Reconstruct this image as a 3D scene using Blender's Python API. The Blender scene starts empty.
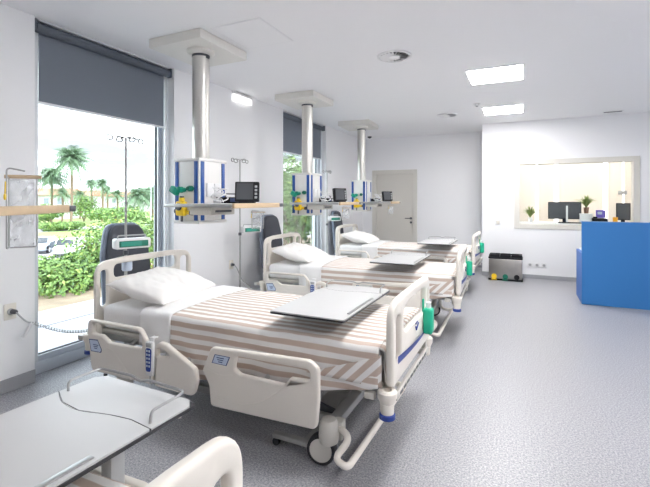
import bpy, bmesh, math, random
from mathutils import Vector, Matrix, noise
random.seed(7)
PI = math.pi
S = bpy.context.scene
COL = S.collection

# ------------------------------------------------------------------ materials
def lin(c):
    return tuple(((x/12.92) if x <= .04045 else ((x+.055)/1.055)**2.4) for x in c)
def hexc(h):
    return lin(tuple(int(h[i:i+2], 16)/255 for i in (0, 2, 4)))
MATS = {}
def mat(name, col, rough=.5, metal=0, spec=.5, noise_amt=0, noise_scale=30, bump=0, bump_scale=200, emit=None, emit_s=0, trans=0, coat=0):
    m = bpy.data.materials.new(name); m.use_nodes = True
    nt = m.node_tree; b = nt.nodes['Principled BSDF']
    if isinstance(col, str): col = hexc(col)
    b.inputs['Base Color'].default_value = (*col, 1)
    b.inputs['Roughness'].default_value = rough
    b.inputs['Metallic'].default_value = metal
    b.inputs['Specular IOR Level'].default_value = spec
    b.inputs['Coat Weight'].default_value = coat
    b.inputs['Transmission Weight'].default_value = trans
    if emit is not None:
        b.inputs['Emission Color'].default_value = (*emit, 1)
        b.inputs['Emission Strength'].default_value = emit_s
    if noise_amt or bump:
        tc = nt.nodes.new('ShaderNodeTexCoord')
    if noise_amt:
        n = nt.nodes.new('ShaderNodeTexNoise'); n.inputs['Scale'].default_value = noise_scale
        n.inputs['Detail'].default_value = 3
        r = nt.nodes.new('ShaderNodeMapRange')
        r.inputs[1].default_value = .3; r.inputs[2].default_value = .7
        r.inputs[3].default_value = 1-noise_amt; r.inputs[4].default_value = 1+noise_amt
        mx = nt.nodes.new('ShaderNodeVectorMath'); mx.operation = 'SCALE'
        mx.inputs[0].default_value = col
        nt.links.new(tc.outputs['Object'], n.inputs['Vector'])
        nt.links.new(n.outputs['Fac'], r.inputs[0])
        nt.links.new(r.outputs[0], mx.inputs['Scale'])
        nt.links.new(mx.outputs[0], b.inputs['Base Color'])
    if bump:
        n2 = nt.nodes.new('ShaderNodeTexNoise'); n2.inputs['Scale'].default_value = bump_scale
        bp = nt.nodes.new('ShaderNodeBump'); bp.inputs['Strength'].default_value = bump
        bp.inputs['Distance'].default_value = .01
        nt.links.new(tc.outputs['Object'], n2.inputs['Vector'])
        nt.links.new(n2.outputs['Fac'], bp.inputs['Height'])
        nt.links.new(bp.outputs[0], b.inputs['Normal'])
    MATS[name] = m
    return m

mat('wall_paint', (.88, .882, .90), .6, bump=.03, bump_scale=120)
mat('ceiling_paint', (.92, .92, .935), .7)
mat('skirting', (.36, .365, .39), .5, noise_amt=.10, noise_scale=250)
mat('alu', (.62, .65, .70), .35, .6)
mat('alu_light', (.72, .74, .77), .4, .3)
mat('dark_gasket', (.04, .045, .055), .5)
mat('blind_fabric', hexc('747b87'), .8, noise_amt=.05, noise_scale=400, bump=.1, bump_scale=900)
mat('blind_dark', hexc('5a616c'), .6)
mat('bed_plastic', (.78, .735, .675), .38, spec=.45)
mat('bed_plastic_dark', (.56, .54, .50), .4)
mat('bed_metal', (.38, .38, .375), .42, .25)
mat('dark_metal', (.10, .105, .12), .4, .4)
mat('rubber', (.025, .025, .03), .6)
mat('navy', hexc('27408f'), .4)
mat('label_blue', hexc('3a4f80'), .5)
mat('label_pale', hexc('c3cfe2'), .4)
mat('sheet_white', (.84, .835, .835), .9, bump=.06, bump_scale=300)
mat('pillow_white', (.85, .83, .81), .9, bump=.06, bump_scale=200)
mat('tray_top', (.57, .57, .575), .35)
mat('tray_edge', (.03, .03, .035), .4)
mat('chrome', (.62, .61, .60), .22, .95)
mat('steel', (.45, .45, .45), .38, .85)
mat('column_steel', (.66, .645, .615), .35, .75)
mat('chair_fabric', hexc('4e5058'), .85, noise_amt=.1, noise_scale=300)
mat('chair_shell', hexc('7c8698'), .5)
mat('wood_edge', hexc('cbb393'), .5, noise_amt=.04, noise_scale=20)
mat('white_plastic', (.82, .82, .83), .35)
mat('ivory_plastic', (.80, .77, .70), .4)
mat('plate_paint', (.78, .765, .72), .5)
mat('pendant_body', (.80, .79, .77), .35)
mat('strip_blue', hexc('1c4f9c'), .35)
mat('teal', hexc('0c8f76'), .4)
mat('teal_dark', hexc('0c6b57'), .4)
mat('bottle_teal', hexc('1fb892'), .35)
mat('yellow', hexc('f0cb28'), .4)
mat('black_plastic', (.018, .018, .021), .65, spec=.15)
mat('screen_grey', (.09, .095, .105), .2)
mat('grey_plastic', (.42, .43, .44), .45)
mat('counter_blue', hexc('3172b2'), .45, spec=.35)
mat('counter_blue_dark', hexc('3f6cb4'), .5, spec=.3)
mat('door_paint', (.68, .655, .605), .5)
mat('frame_paint', (.70, .68, .63), .5)
mat('office_wall', (.88, .82, .74), .7)
mat('bin_steel', (.40, .385, .37), .30, .9, noise_amt=.06, noise_scale=8)
mat('leaf_a', hexc('61803c'), .6, noise_amt=.25, noise_scale=3)
mat('leaf_b', hexc('7f9648'), .6, noise_amt=.25, noise_scale=3)
mat('leaf_c', hexc('4f6e3c'), .6, noise_amt=.25, noise_scale=3)
mat('leaf_yellow', hexc('b5a440'), .6)
mat('palm_leaf', hexc('5f7a5a'), .6, noise_amt=.2, noise_scale=1)
mat('bark', hexc('7d6b58'), .9, noise_amt=.2, noise_scale=6)
mat('terrace_stone', hexc('a4a5aa'), .8, noise_amt=.04, noise_scale=5)
mat('joint_dark', (.12, .12, .13), .8)
mat('lawn_green', hexc('788b4a'), .9, noise_amt=.25, noise_scale=.8)
mat('asphalt', hexc('9a979b'), .9, noise_amt=.04, noise_scale=2)
mat('house_white', (.46, .45, .44), .8)
mat('roof_tile', hexc('a5705c'), .8, noise_amt=.1, noise_scale=2)
mat('house_glass', (.16, .19, .23), .2)
mat('car_white', (.5, .52, .55), .25, coat=.5)
mat('car_silver', (.36, .40, .46), .25, .3, coat=.5)
mat('car_glass', (.03, .035, .045), .1)
mat('houseplant', hexc('8fa35a'), .6, noise_amt=.2, noise_scale=12)
mat('terracotta', hexc('8c6a58'), .7)
mat('orange', hexc('f0a81e'), .5)
mat('purple', hexc('7468c8'), .4)
mat('soil', (.06, .045, .03), .9)
mat('panel_light', (.9, .9, .9), .5, emit=(1, .985, .965), emit_s=11.5)
mat('warm_light', (.9, .9, .9), .5, emit=(1, .97, .93), emit_s=.75)
mat('added_office_glow', (.9, .9, .9), .5, emit=(1, .92, .84), emit_s=4.6)
mat('exit_light', (.9, .9, .9), .5, emit=(1, .98, .94), emit_s=.35)
mat('pump_display', (.015, .15, .12), .3, emit=(.05, .5, .35), emit_s=.08)
mat('hedge_soil', hexc('7b6c5a'), .9, noise_amt=.2, noise_scale=3)

def glass_mat(name, tint=(1, 1, 1), refl=.5):
    m = bpy.data.materials.new(name); m.use_nodes = True
    nt = m.node_tree; nt.nodes.clear()
    o = nt.nodes.new('ShaderNodeOutputMaterial'); mx = nt.nodes.new('ShaderNodeMixShader')
    t = nt.nodes.new('ShaderNodeBsdfTransparent'); g = nt.nodes.new('ShaderNodeBsdfGlossy')
    t.inputs[0].default_value = (*tint, 1); g.inputs['Roughness'].default_value = .02
    fr = nt.nodes.new('ShaderNodeFresnel'); fr.inputs[0].default_value = 1.3
    mu = nt.nodes.new('ShaderNodeMath'); mu.operation = 'MULTIPLY'; mu.inputs[1].default_value = refl
    nt.links.new(fr.outputs[0], mu.inputs[0]); nt.links.new(mu.outputs[0], mx.inputs[0])
    nt.links.new(t.outputs[0], mx.inputs[1]); nt.links.new(g.outputs[0], mx.inputs[2])
    nt.links.new(mx.outputs[0], o.inputs[0]); MATS[name] = m
glass_mat('window_glass', (.97, .99, .985))
glass_mat('office_glass', (.97, .99, .985), .4)

def clear_plastic():
    m = bpy.data.materials.new('clear_plastic'); m.use_nodes = True
    nt = m.node_tree; nt.nodes.clear()
    o = nt.nodes.new('ShaderNodeOutputMaterial'); mx = nt.nodes.new('ShaderNodeMixShader')
    t = nt.nodes.new('ShaderNodeBsdfTransparent'); t.inputs[0].default_value = (.96, .97, .98, 1)
    g = nt.nodes.new('ShaderNodeBsdfPrincipled'); g.inputs['Base Color'].default_value = (.92, .94, .95, 1)
    g.inputs['Roughness'].default_value = .25
    tc = nt.nodes.new('ShaderNodeTexCoord'); n = nt.nodes.new('ShaderNodeTexNoise'); n.inputs['Scale'].default_value = 6
    n.inputs['Distortion'].default_value = 2
    r = nt.nodes.new('ShaderNodeMapRange'); r.inputs[1].default_value = .35; r.inputs[2].default_value = .7
    r.inputs[3].default_value = .16; r.inputs[4].default_value = .34
    nt.links.new(tc.outputs['Object'], n.inputs['Vector']); nt.links.new(n.outputs['Fac'], r.inputs[0])
    nt.links.new(r.outputs[0], mx.inputs[0])
    nt.links.new(t.outputs[0], mx.inputs[1]); nt.links.new(g.outputs[0], mx.inputs[2])
    nt.links.new(mx.outputs[0], o.inputs[0]); MATS['clear_plastic'] = m
clear_plastic()

def floor_mat():
    m = bpy.data.materials.new('vinyl_floor'); m.use_nodes = True
    nt = m.node_tree; b = nt.nodes['Principled BSDF']
    tc = nt.nodes.new('ShaderNodeTexCoord')
    n = nt.nodes.new('ShaderNodeTexNoise'); n.inputs['Scale'].default_value = 95; n.inputs['Detail'].default_value = 4
    n.inputs['Roughness'].default_value = .8
    cr = nt.nodes.new('ShaderNodeValToRGB')
    e = cr.color_ramp.elements
    e[0].position = .34; e[0].color = (.13, .135, .155, 1)
    e[1].position = .64; e[1].color = (.50, .495, .515, 1)
    el = cr.color_ramp.elements.new(.5); el.color = (.30, .30, .325, 1)
    nt.links.new(tc.outputs['Object'], n.inputs['Vector']); nt.links.new(n.outputs['Fac'], cr.inputs[0])
    nt.links.new(cr.outputs[0], b.inputs['Base Color'])
    b.inputs['Roughness'].default_value = .38; b.inputs['Specular IOR Level'].default_value = .5
    MATS['vinyl_floor'] = m
floor_mat()

def stripe_mat():
    m = bpy.data.materials.new('striped_cotton'); m.use_nodes = True
    nt = m.node_tree; b = nt.nodes['Principled BSDF']; b.inputs['Roughness'].default_value = .9
    uv = nt.nodes.new('ShaderNodeUVMap'); uv.uv_map = 'UVMap'
    sp = nt.nodes.new('ShaderNodeSeparateXYZ')
    mu = nt.nodes.new('ShaderNodeMath'); mu.operation = 'MULTIPLY'; mu.inputs[1].default_value = 1/.062
    fr = nt.nodes.new('ShaderNodeMath'); fr.operation = 'FRACT'
    cr = nt.nodes.new('ShaderNodeValToRGB'); e = cr.color_ramp.elements
    e[0].position = .44; e[0].color = (*hexc('c6b4a8'), 1)
    e[1].position = .50; e[1].color = (.82, .805, .79, 1)
    e2 = e.new(.93); e2.color = (.82, .805, .79, 1)
    e3 = e.new(1.0); e3.color = (*hexc('c6b4a8'), 1)
    nt.links.new(uv.outputs[0], sp.inputs[0]); nt.links.new(sp.outputs[1], mu.inputs[0])
    nt.links.new(mu.outputs[0], fr.inputs[0]); nt.links.new(fr.outputs[0], cr.inputs[0])
    nt.links.new(cr.outputs[0], b.inputs['Base Color'])
    MATS['striped_cotton'] = m
stripe_mat()

# ------------------------------------------------------------------ mesh helpers
class MB:
    def __init__(s):
        s.bm = bmesh.new(); s.mi = 0; s.mats = []
    def use(s, name):
        if name not in s.mats: s.mats.append(name)
        s.mi = s.mats.index(name); return s
    def _mark(s, n0):
        s.bm.faces.ensure_lookup_table()
        for f in s.bm.faces[n0:]: f.material_index = s.mi
    def box(s, x0, x1, y0, y1, z0, z1, bev=0, seg=2, M=None):
        t = bmesh.new()
        bmesh.ops.create_cube(t, size=1)
        for v in t.verts:
            v.co = Vector((x0+(v.co.x+.5)*(x1-x0), y0+(v.co.y+.5)*(y1-y0), z0+(v.co.z+.5)*(z1-z0)))
        if bev: bmesh.ops.bevel(t, geom=t.edges[:], offset=bev, segments=seg, affect='EDGES', profile=.5)
        if M is not None: t.transform(M)
        s.merge(t); return s
    def merge(s, t):
        n0 = len(s.bm.faces); mp = {}
        for v in t.verts: mp[v] = s.bm.verts.new(v.co)
        for f in t.faces:
            try: s.bm.faces.new([mp[v] for v in f.verts])
            except ValueError: pass
        s._mark(n0); t.free(); return s
    def tube(s, pts, r, seg=8, closed=False, caps=True):
        pts = [Vector(p) for p in pts]; n = len(pts)
        n0 = len(s.bm.faces); rings = []
        rr = r if isinstance(r, (list, tuple)) else [r]*n
        up = None
        for i, p in enumerate(pts):
            if closed: d = pts[(i+1) % n]-pts[i-1]
            elif i == 0: d = pts[1]-p
            elif i == n-1: d = p-pts[i-1]
            else: d = (pts[i+1]-p).normalized()+(p-pts[i-1]).normalized()
            d.normalize()
            if up is None:
                up = Vector((0, 0, 1)) if abs(d.z) < .9 else Vector((1, 0, 0))
            a = d.cross(up)
            if a.length < 1e-6: a = d.orthogonal()
            a.normalize(); b = a.cross(d).normalized(); up = b
            rings.append([s.bm.verts.new(p+a*rr[i]*math.cos(2*PI*k/seg)+b*rr[i]*math.sin(2*PI*k/seg)) for k in range(seg)])
        m = n if closed else n-1
        for i in range(m):
            A, B = rings[i], rings[(i+1) % n]
            for k in range(seg):
                s.bm.faces.new((A[k], A[(k+1) % seg], B[(k+1) % seg], B[k]))
        if caps and not closed:
            s.bm.faces.new(rings[0][::-1]); s.bm.faces.new(rings[-1])
        s._mark(n0); return s
    def cyl(s, p0, p1, r, seg=16): return s.tube([p0, p1], r, seg)
    def lathe(s, prof, c=(0, 0, 0), axis='z', seg=24):
        n0 = len(s.bm.faces); rings = []
        c = Vector(c)
        for (r, h) in prof:
            ring = []
            for k in range(seg):
                a = 2*PI*k/seg; u, v = r*math.cos(a), r*math.sin(a)
                p = {'z': (u, v, h), 'y': (u, h, v), 'x': (h, u, v)}[axis]
                ring.append(s.bm.verts.new(c+Vector(p)))
            rings.append(ring)
        for A, B in zip(rings, rings[1:]):
            for k in range(seg): s.bm.faces.new((A[k], A[(k+1) % seg], B[(k+1) % seg], B[k]))
        s.bm.faces.new(rings[0][::-1]); s.bm.faces.new(rings[-1])
        s._mark(n0); return s
    def prism(s, pts, vec):
        n0 = len(s.bm.faces); vec = Vector(vec)
        a = [s.bm.verts.new(Vector(p)) for p in pts]; b = [s.bm.verts.new(Vector(p)+vec) for p in pts]
        s.bm.faces.new(a[::-1]); s.bm.faces.new(b)
        for i in range(len(a)):
            j = (i+1) % len(a); s.bm.faces.new((a[i], a[j], b[j], b[i]))
        s._mark(n0); return s
    def grid(s, P, uv=None, closed=False):
        n0 = len(s.bm.faces)
        V = [[s.bm.verts.new(p) for p in row] for row in P]
        lay = s.bm.loops.layers.uv.get('UVMap') or s.bm.loops.layers.uv.new('UVMap')
        for i in range(len(V)-1):
            for j in range(len(V[0])-1):
                f = s.bm.faces.new((V[i][j], V[i][j+1], V[i+1][j+1], V[i+1][j]))
                if uv:
                    for l, (a, b) in zip(f.loops, ((i, j), (i, j+1), (i+1, j+1), (i+1, j))): l[lay].uv = uv[a][b]
        s._mark(n0); return s
    def plate(s, outer, holes, thick, bev, fn):
        """rounded plate with holes; fn maps (u, v, w) to 3D"""
        from mathutils.geometry import delaunay_2d_cdt
        def clean(L, ccw):
            out = []
            for p in L:
                p = Vector((p[0], p[1]))
                if not out or (p-out[-1]).length > 4e-4: out.append(p)
            if (out[0]-out[-1]).length < 4e-4: out.pop()
            ar = sum(out[k-1].x*out[k].y-out[k].x*out[k-1].y for k in range(len(out)))
            return out if (ar > 0) == ccw else out[::-1]
        loops = [clean(outer, True)]+[clean(h, False) for h in holes]
        def inset(L, d):
            res = []
            for k, p in enumerate(L):
                a = (p-L[k-1]).normalized(); b = (L[(k+1) % len(L)]-p).normalized()
                n = Vector((-a.y-b.y, a.x+b.x))
                n = n.normalized() if n.length > 1e-6 else Vector((-a.y, a.x))
                res.append(p+n*d/max(.6, n.dot(Vector((-a.y, a.x)))))
            return res
        n0 = len(s.bm.faces); K = 4; half = thick/2
        prof = [(bev*(1-math.sin(PI/2*k/K)), half-bev*(1-math.cos(PI/2*k/K))) for k in range(K+1)]  # (inset, w)
        prof = [(q, w_) for q, w_ in prof][::-1]
        prof = [(bev*(1-math.cos(PI/2*k/K)), half-bev+bev*math.sin(PI/2*k/K)) for k in range(K+1)]
        ringsets = [(q, w_) for q, w_ in prof[::-1]]+[(q, -w_) for q, w_ in prof]
        caps = {0: [], len(ringsets)-1: []}
        for L in loops:
            rings = []
            for q, w_ in ringsets: rings.append([s.bm.verts.new(Vector(fn(p.x, p.y, w_))) for p in inset(L, q)])
            for A_, B_ in zip(rings, rings[1:]):
                for k in range(len(L)):
                    s.bm.faces.new((A_[k], A_[(k+1) % len(L)], B_[(k+1) % len(L)], B_[k]))
            caps[0].append((inset(L, bev), rings[0])); caps[len(ringsets)-1].append((inset(L, bev), rings[-1]))
        for key, data in caps.items():
            vs, es, bv = [], [], []
            for L, ring in data:
                o = len(vs); vs += L; bv += ring; es += [(o+k, o+(k+1) % len(L)) for k in range(len(L))]
            co, _, tris, ov, _, _ = delaunay_2d_cdt(vs, es, [], 0, 1e-7)
            def inside(p):
                c = False
                for L, _r in data:
                    for k in range(len(L)):
                        a, b = L[k-1], L[k]
                        if (a.y > p.y) != (b.y > p.y) and p.x < (b.x-a.x)*(p.y-a.y)/(b.y-a.y)+a.x: c = not c
                return c
            for t in tris:
                c = (co[t[0]]+co[t[1]]+co[t[2]])/3
                if inside(c) and all(ov[k] for k in t):
                    try: s.bm.faces.new([bv[ov[k][0]] for k in t])
                    except ValueError: pass
        s._mark(n0); return s
    def build(s, name, material=None, parent=None, loc=None, smooth=True, recalc=True):
        if recalc: bmesh.ops.recalc_face_normals(s.bm, faces=s.bm.faces[:])
        me = bpy.data.meshes.new(name); s.bm.to_mesh(me); s.bm.free()
        if material: me.materials.append(MATS[material])
        else:
            for n in s.mats: me.materials.append(MATS[n])
        o = bpy.data.objects.new(name, me); COL.objects.link(o)
        if parent: o.parent = parent
        if loc: o.location = loc
        if smooth:
            me.polygons.foreach_set('use_smooth', [True]*len(me.polygons))
            me.set_sharp_from_angle(angle=math.radians(38))
        return o

def fillet(pts, n=6):
    """pts: (x, y, r) -> rounded polygon"""
    out = []; m = len(pts)
    for i in range(m):
        p = Vector(pts[i][:2]); r = pts[i][2]
        a = Vector(pts[i-1][:2]); b = Vector(pts[(i+1) % m][:2])
        d1 = (a-p); d2 = (b-p)
        if r <= 0: out.append((p.x, p.y)); continue
        ang = d1.angle(d2); t = min(r/math.tan(ang/2), d1.length*.48, d2.length*.48)
        p1 = p+d1.normalized()*t; p2 = p+d2.normalized()*t
        for k in range(n+1):
            u = k/n; q = p1*(1-u)**2+p*2*u*(1-u)+p2*u*u
            out.append((q.x, q.y))
    return out
def rrect(x0, x1, y0, y1, r, n=5):
    return fillet([(x0, y0, r), (x1, y0, r), (x1, y1, r), (x0, y1, r)], n)
def smooth_path(pts, k=6, closed=False):
    P = [Vector(p) for p in pts]; out = []; n = len(P)
    for i in range(n if closed else n-1):
        p0 = P[i-1] if (i > 0 or closed) else P[i]; p1 = P[i]; p2 = P[(i+1) % n]
        p3 = P[(i+2) % n] if (closed or i+2 < n) else p2
        for j in range(k):
            t = j/k
            out.append(.5*((2*p1)+(-p0+p2)*t+(2*p0-5*p1+4*p2-p3)*t*t+(-p0+3*p1-3*p2+p3)*t**3))
    if not closed: out.append(P[-1])
    return out
def round_path(pts, r, n=5):
    P = [Vector(p) for p in pts]; out = [P[0]]
    for i in range(1, len(P)-1):
        d1 = P[i-1]-P[i]; d2 = P[i+1]-P[i]
        t = min(r, d1.length*.45, d2.length*.45)
        a = P[i]+d1.normalized()*t; b = P[i]+d2.normalized()*t
        for k in range(n+1):
            u = k/n; out.append(a*(1-u)**2+P[i]*2*u*(1-u)+b*u*u)
    out.append(P[-1]); return out

def tag(o, label=None, cat=None, group=None, kind=None):
    if label: o['label'] = label
    if cat: o['category'] = cat
    if group: o['group'] = group
    if kind: o['kind'] = kind
    return o
def empty(name, loc=(0, 0, 0), rz=0, label=None, cat=None, group=None):
    o = bpy.data.objects.new(name, None); COL.objects.link(o)
    o.location = loc; o.rotation_euler = (0, 0, rz); o.empty_display_size = .1
    return tag(o, label, cat, group)
def struct(mb, name, material=None, **k):
    o = mb.build(name, material, smooth=False, **k); o['kind'] = 'structure'; return o
def copy_tree(o, parent=None):
    c = o.copy(); COL.objects.link(c)
    if parent: c.parent = parent
    for ch in [k for k in SRC(o)]: copy_tree(ch, c)
    return c
def SRC(o): return list(o.children)
def dup(o, loc, rz, label, group=None):
    c = copy_tree(o)
    c.location = loc; c.rotation_euler = (0, 0, rz); c['label'] = label
    if group: c['group'] = group
    return c

# ------------------------------------------------------------------ camera
# pinhole found from the room's own vanishing lines: eye 1.44 m, yaw 25.2 deg to the window wall
cam = bpy.data.cameras.new('camera'); co = bpy.data.objects.new('camera', cam); COL.objects.link(co)
co.location = (0, 0, 1.44); co.rotation_euler = (PI/2, 0, math.atan(198/420))
cam.sensor_width = 36; cam.lens = 420/650*36; cam.shift_y = -(243.5-200)/650
cam.clip_start = .05; cam.clip_end = 600
S.camera = co

# ------------------------------------------------------------------ room shell
WX, FY, PY, H = -3.5, 9.55, 8.6, 2.9
BK, RX = -3.0, 3.4
struct(MB().box(WX-.25, RX+.2, BK-.2, 11.2, -.12, 0), 'floor', 'vinyl_floor')
struct(MB().box(WX-.3, RX+.2, BK-.2, 11.2, H, H+.25), 'ceiling', 'ceiling_paint')
W1, W2 = (2.03, 3.50), (5.84, 7.47)
w = MB()
for a, b in ((BK-.2, W1[0]), (W1[1], W2[0]), (W2[1], FY+.2)):
    w.box(WX-.3, WX, a, b, 0, H)
struct(w, 'wall_left', 'wall_paint')
DX0, DX1, DZ = -3.17, -2.26, 2.06
w = MB()
w.box(WX-.3, DX0, FY, FY+.2, 0, H).box(DX1, -.71, FY, FY+.2, 0, H).box(DX0, DX1, FY, FY+.2, DZ, H)
struct(w, 'wall_back', 'wall_paint')
OX0, OX1, OZ0, OZ1 = -.07, 1.69, .985, 2.105
w = MB()
w.box(-.71, OX0, PY, PY+.14, 0, H).box(OX1, RX+.2, PY, PY+.14, 0, H).box(OX0, OX1, PY, PY+.14, 0, OZ0).box(OX0, OX1, PY, PY+.14, OZ1, H)
w.box(-.71, -.57, PY+.14, 11.2, 0, H)
struct(w, 'wall_partition', 'wall_paint')
struct(MB().box(RX, RX+.2, BK, 11.2, 0, H), 'wall_right', 'wall_paint')
struct(MB().box(WX, RX, BK-.2, BK, 0, H), 'wall_front', 'wall_paint')
struct(MB().box(-.57, RX, 11.0, 11.2, 0, H), 'wall_office', 'office_wall')
b = MB()
for a, c in ((BK, W1[0]), (W1[1], W2[0]), (W2[1], FY)): b.box(WX, WX+.012, a, c, 0, .1, .003)
struct(b, 'baseboard_left', 'skirting')
struct(MB().box(WX+.013, DX0-.08, FY-.012, FY, 0, .1).box(DX1+.08, -.712, FY-.012, FY, 0, .1), 'baseboard_back', 'skirting')
struct(MB().box(-.71, RX, PY-.012, PY, 0, .07).box(-.722, -.71, PY, FY-.013, 0, .07), 'baseboard_partition', 'skirting')

# windows in the window wall
def window(n, y0, y1):
    root = empty('window_%d' % n, (WX-.17, y0, 0)); root['kind'] = 'structure'
    L = y1-y0; fw = .055
    f = MB()
    f.box(-.05, .05, .002, fw, .002, H-.002, .004).box(-.05, .05, L-fw, L-.002, .002, H-.002, .004)
    f.box(-.05, .05, fw, L-fw, .002, .1, .004).box(-.05, .05, fw, L-fw, H-.06, H-.002, .004)
    f.box(-.03, .035, fw, fw+.045, .1, H-.06, .003).box(-.03, .035, L-fw-.045, L-fw, .1, H-.06, .003)
    f.box(-.03, .035, fw+.045, L-fw-.045, .1, .15, .003).box(-.03, .035, fw+.045, L-fw-.045, H-.11, H-.06, .003)
    f.build('window_frame', 'alu', root, smooth=False)['kind'] = 'structure'
    g = MB(); g.box(-.012, .012, fw+.045, fw+.053, .15, H-.11).box(-.012, .012, L-fw-.053, L-fw-.045, .15, H-.11).box(-.012, .012, fw+.053, L-fw-.053, .15, .158)
    g.build('gasket', 'dark_gasket', root, smooth=False)
    MB().box(-.006, .006, fw+.05, L-fw-.05, .155, H-.11).build('pane', 'window_glass', root, smooth=False)
    return root
window(1, *W1); window(2, *W2)
def blind(y0, y1, label):
    r = empty('roller_blind', (WX-.06, y0, H), 0, label, 'blind')
    L = y1-y0
    c = MB(); c.lathe([(.030, 0), (.042, .004), (.042, L-.064), (.030, L-.06)], (0, .03, -.062), 'y', 20)
    c.build('roller', 'blind_dark', r)
    for ya in (.006, L-.03): MB().box(-.045, .045, ya, ya+.024, -.105, -.004, .01).build('end_bracket', 'blind_dark', r)
    MB().box(-.022, -.018, .075, L-.075, -.655, -.06).build('blind_cloth', 'blind_fabric', r, smooth=False)
    MB().box(-.030, -.010, .07, L-.07, -.672, -.652, .004).build('bottom_bar', 'alu_light', r)
    MB().box(-.032, -.008, .028, .068, -2.78, -.1, .004).build('guide_rail', 'alu_light', r)
    MB().box(-.032, -.008, L-.068, L-.028, -2.78, -.1, .004).build('guide_rail', 'alu_light', r)
    MB().box(-.03, .03, .04, L-.04, -.014, -.001).build('head_rail', 'alu_light', r)
blind(*W1, 'dark grey roller blind half drawn over the tall window nearest the camera')
blind(*W2, 'dark grey roller blind of the farther window, behind the middle ceiling column')

# door in the back wall
d = empty('door_1', (DX0, FY, 0)); d['kind'] = 'structure'
DW = DX1-DX0
f = MB(); f.box(-.08, .012, -.018, .12, .001, DZ+.08, .004).box(DW-.012, DW+.08, -.018, .12, .001, DZ+.08, .004).box(.012, DW-.012, -.018, .12, DZ-.012, DZ+.08, .004)
f.build('door_frame', 'frame_paint', d, smooth=False)
MB().box(.014, DW-.014, .03, .07, .006, DZ-.014).build('door_leaf', 'door_paint', d, smooth=False)
h = MB(); h.lathe([(.026, 0), (.026, -.012), (.011, -.014), (.011, -.055)], (DW-.07, .03, 1.02), 'y', 16)
h.tube(round_path([(DW-.07, -.02, 1.02), (DW-.2, -.02, 1.02)], .01), .010, 10)
h.build('door_handle', 'dark_metal', d)
MB().lathe([(.026, 0), (.026, -.012), (.02, -.014)], (DW-.07, .03, .925), 'y', 16).build('lock', 'dark_metal', d)

# office window in the partition
o = empty('window_3', (0, PY, 0)); o['kind'] = 'structure'
f = MB()
f.box(OX0-.08, OX0+.012, -.016, .15, OZ0-.075, OZ1+.075, .004).box(OX1-.012, OX1+.08, -.016, .15, OZ0-.075, OZ1+.075, .004)
f.box(OX0+.012, OX1-.012, -.016, .15, OZ0-.075, OZ0+.012, .004).box(OX0+.012, OX1-.012, -.016, .15, OZ1-.012, OZ1+.075, .004)
f.build('window_frame', 'frame_paint', o, smooth=False)
MB().box(OX0+.01, OX1-.01, .066, .072, OZ0+.01, OZ1-.01).build('pane', 'office_glass', o, smooth=False)

# office behind the glass
tag(MB().box(-.5, 2.6, PY+.16, PY+.75, .985, 1.015, .004).box(-.5, -.46, PY+.2, PY+.7, 0, .985).box(2.5, 2.54, PY+.2, PY+.7, 0, .985).box(-.46, 2.5, PY+.7, PY+.74, .3, .985).build('worktop', 'white_plastic'),
    'white worktop behind the office window that carries the monitors and plants', 'worktop')
for x0, x1, L in ((.262, .322, 'slim bright white vertical wall light left of the office, behind the small plant'),
                  (.655, .735, 'bright white vertical wall light behind the left monitor in the office'),
                  (1.60, 1.68, 'bright white vertical wall light above the purple card in the office'),
                  (1.95, 1.985, 'faint narrow vertical wall light at the right end of the office')):
    r = empty('wall_light', (x0, 11.0, 0), 0, L, 'light')
    MB().box(-.008, x1-x0+.008, -.012, -.001, .9, 2.75, .002).build('housing', 'white_plastic', r, smooth=False)
    MB().box(0, x1-x0, -.02, -.012, .91, 2.74, .002).build('diffuser', 'warm_light', r, smooth=False)
tag(MB().box(1.87, 2.03, 10.965, 10.998, 1.56, 1.64, .008).build('wall_sign', 'grey_plastic'), 'small grey rectangular sign high on the office wall', 'sign')
for x, y in ((.3, 9.9), (1.6, 9.9)):  # unseen glowing panels added to light up the office
    r = empty('added_office_light', (x, y, H), 0, 'added light panel out of view, brightening the office', 'light', 'added office lights')
    MB().box(-.31, .31, -.31, .31, -.012, -.001, .003).build('frame', 'white_plastic', r, smooth=False)
    MB().box(-.29, .29, -.29, .29, -.016, -.012).build('diffuser', 'added_office_glow', r, smooth=False)

def leaf_blades(mb, c, n, h, spread, wid=.012):
    for i in range(n):
        a = random.uniform(0, 2*PI); t = random.uniform(.25, 1)*spread; hh = h*random.uniform(.6, 1)
        d = Vector((math.cos(a), math.sin(a), 0)); sd = Vector((-d.y, d.x, 0))
        pts = []
        for k in range(6):
            u = k/5
            p = Vector(c)+d*t*u*(.4+.6*u)+Vector((0, 0, hh*(u-.35*u*u*u*(t/spread)*1.6)))
            ww = wid*math.sin(PI*(.12+.86*u))
            pts.append([p-sd*ww, p+Vector((0, 0, ww*.3)), p+sd*ww])
        mb.grid(pts)
def potted(x, y, pot, label, h, n, spread, ph=.09):
    r = empty('potted_plant', (x, y, 1.015), 0, label, 'plant')
    m = MB(); m.lathe([(.032, 0), (.045, ph*.98), (.048, ph), (.040, ph), (.038, ph*.8)], seg=20); m.build('pot', pot, r)
    MB().lathe([(.037, 0), (.037, .006)], (0, 0, ph*.8), seg=16).build('soil', 'soil', r)
    lf = MB(); leaf_blades(lf, (0, 0, ph*.85), n, h, spread, .009); lf.build('leaves', 'houseplant', r)
potted(.125, 8.95, 'white_plastic', 'small bushy plant in a white pot at the left end of the office worktop', .31, 80, .23)
potted(1.05, 9.02, 'terracotta', 'spiky green plant in a brown pot on a box beside the office monitor', .32, 90, .25, .11)
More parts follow.
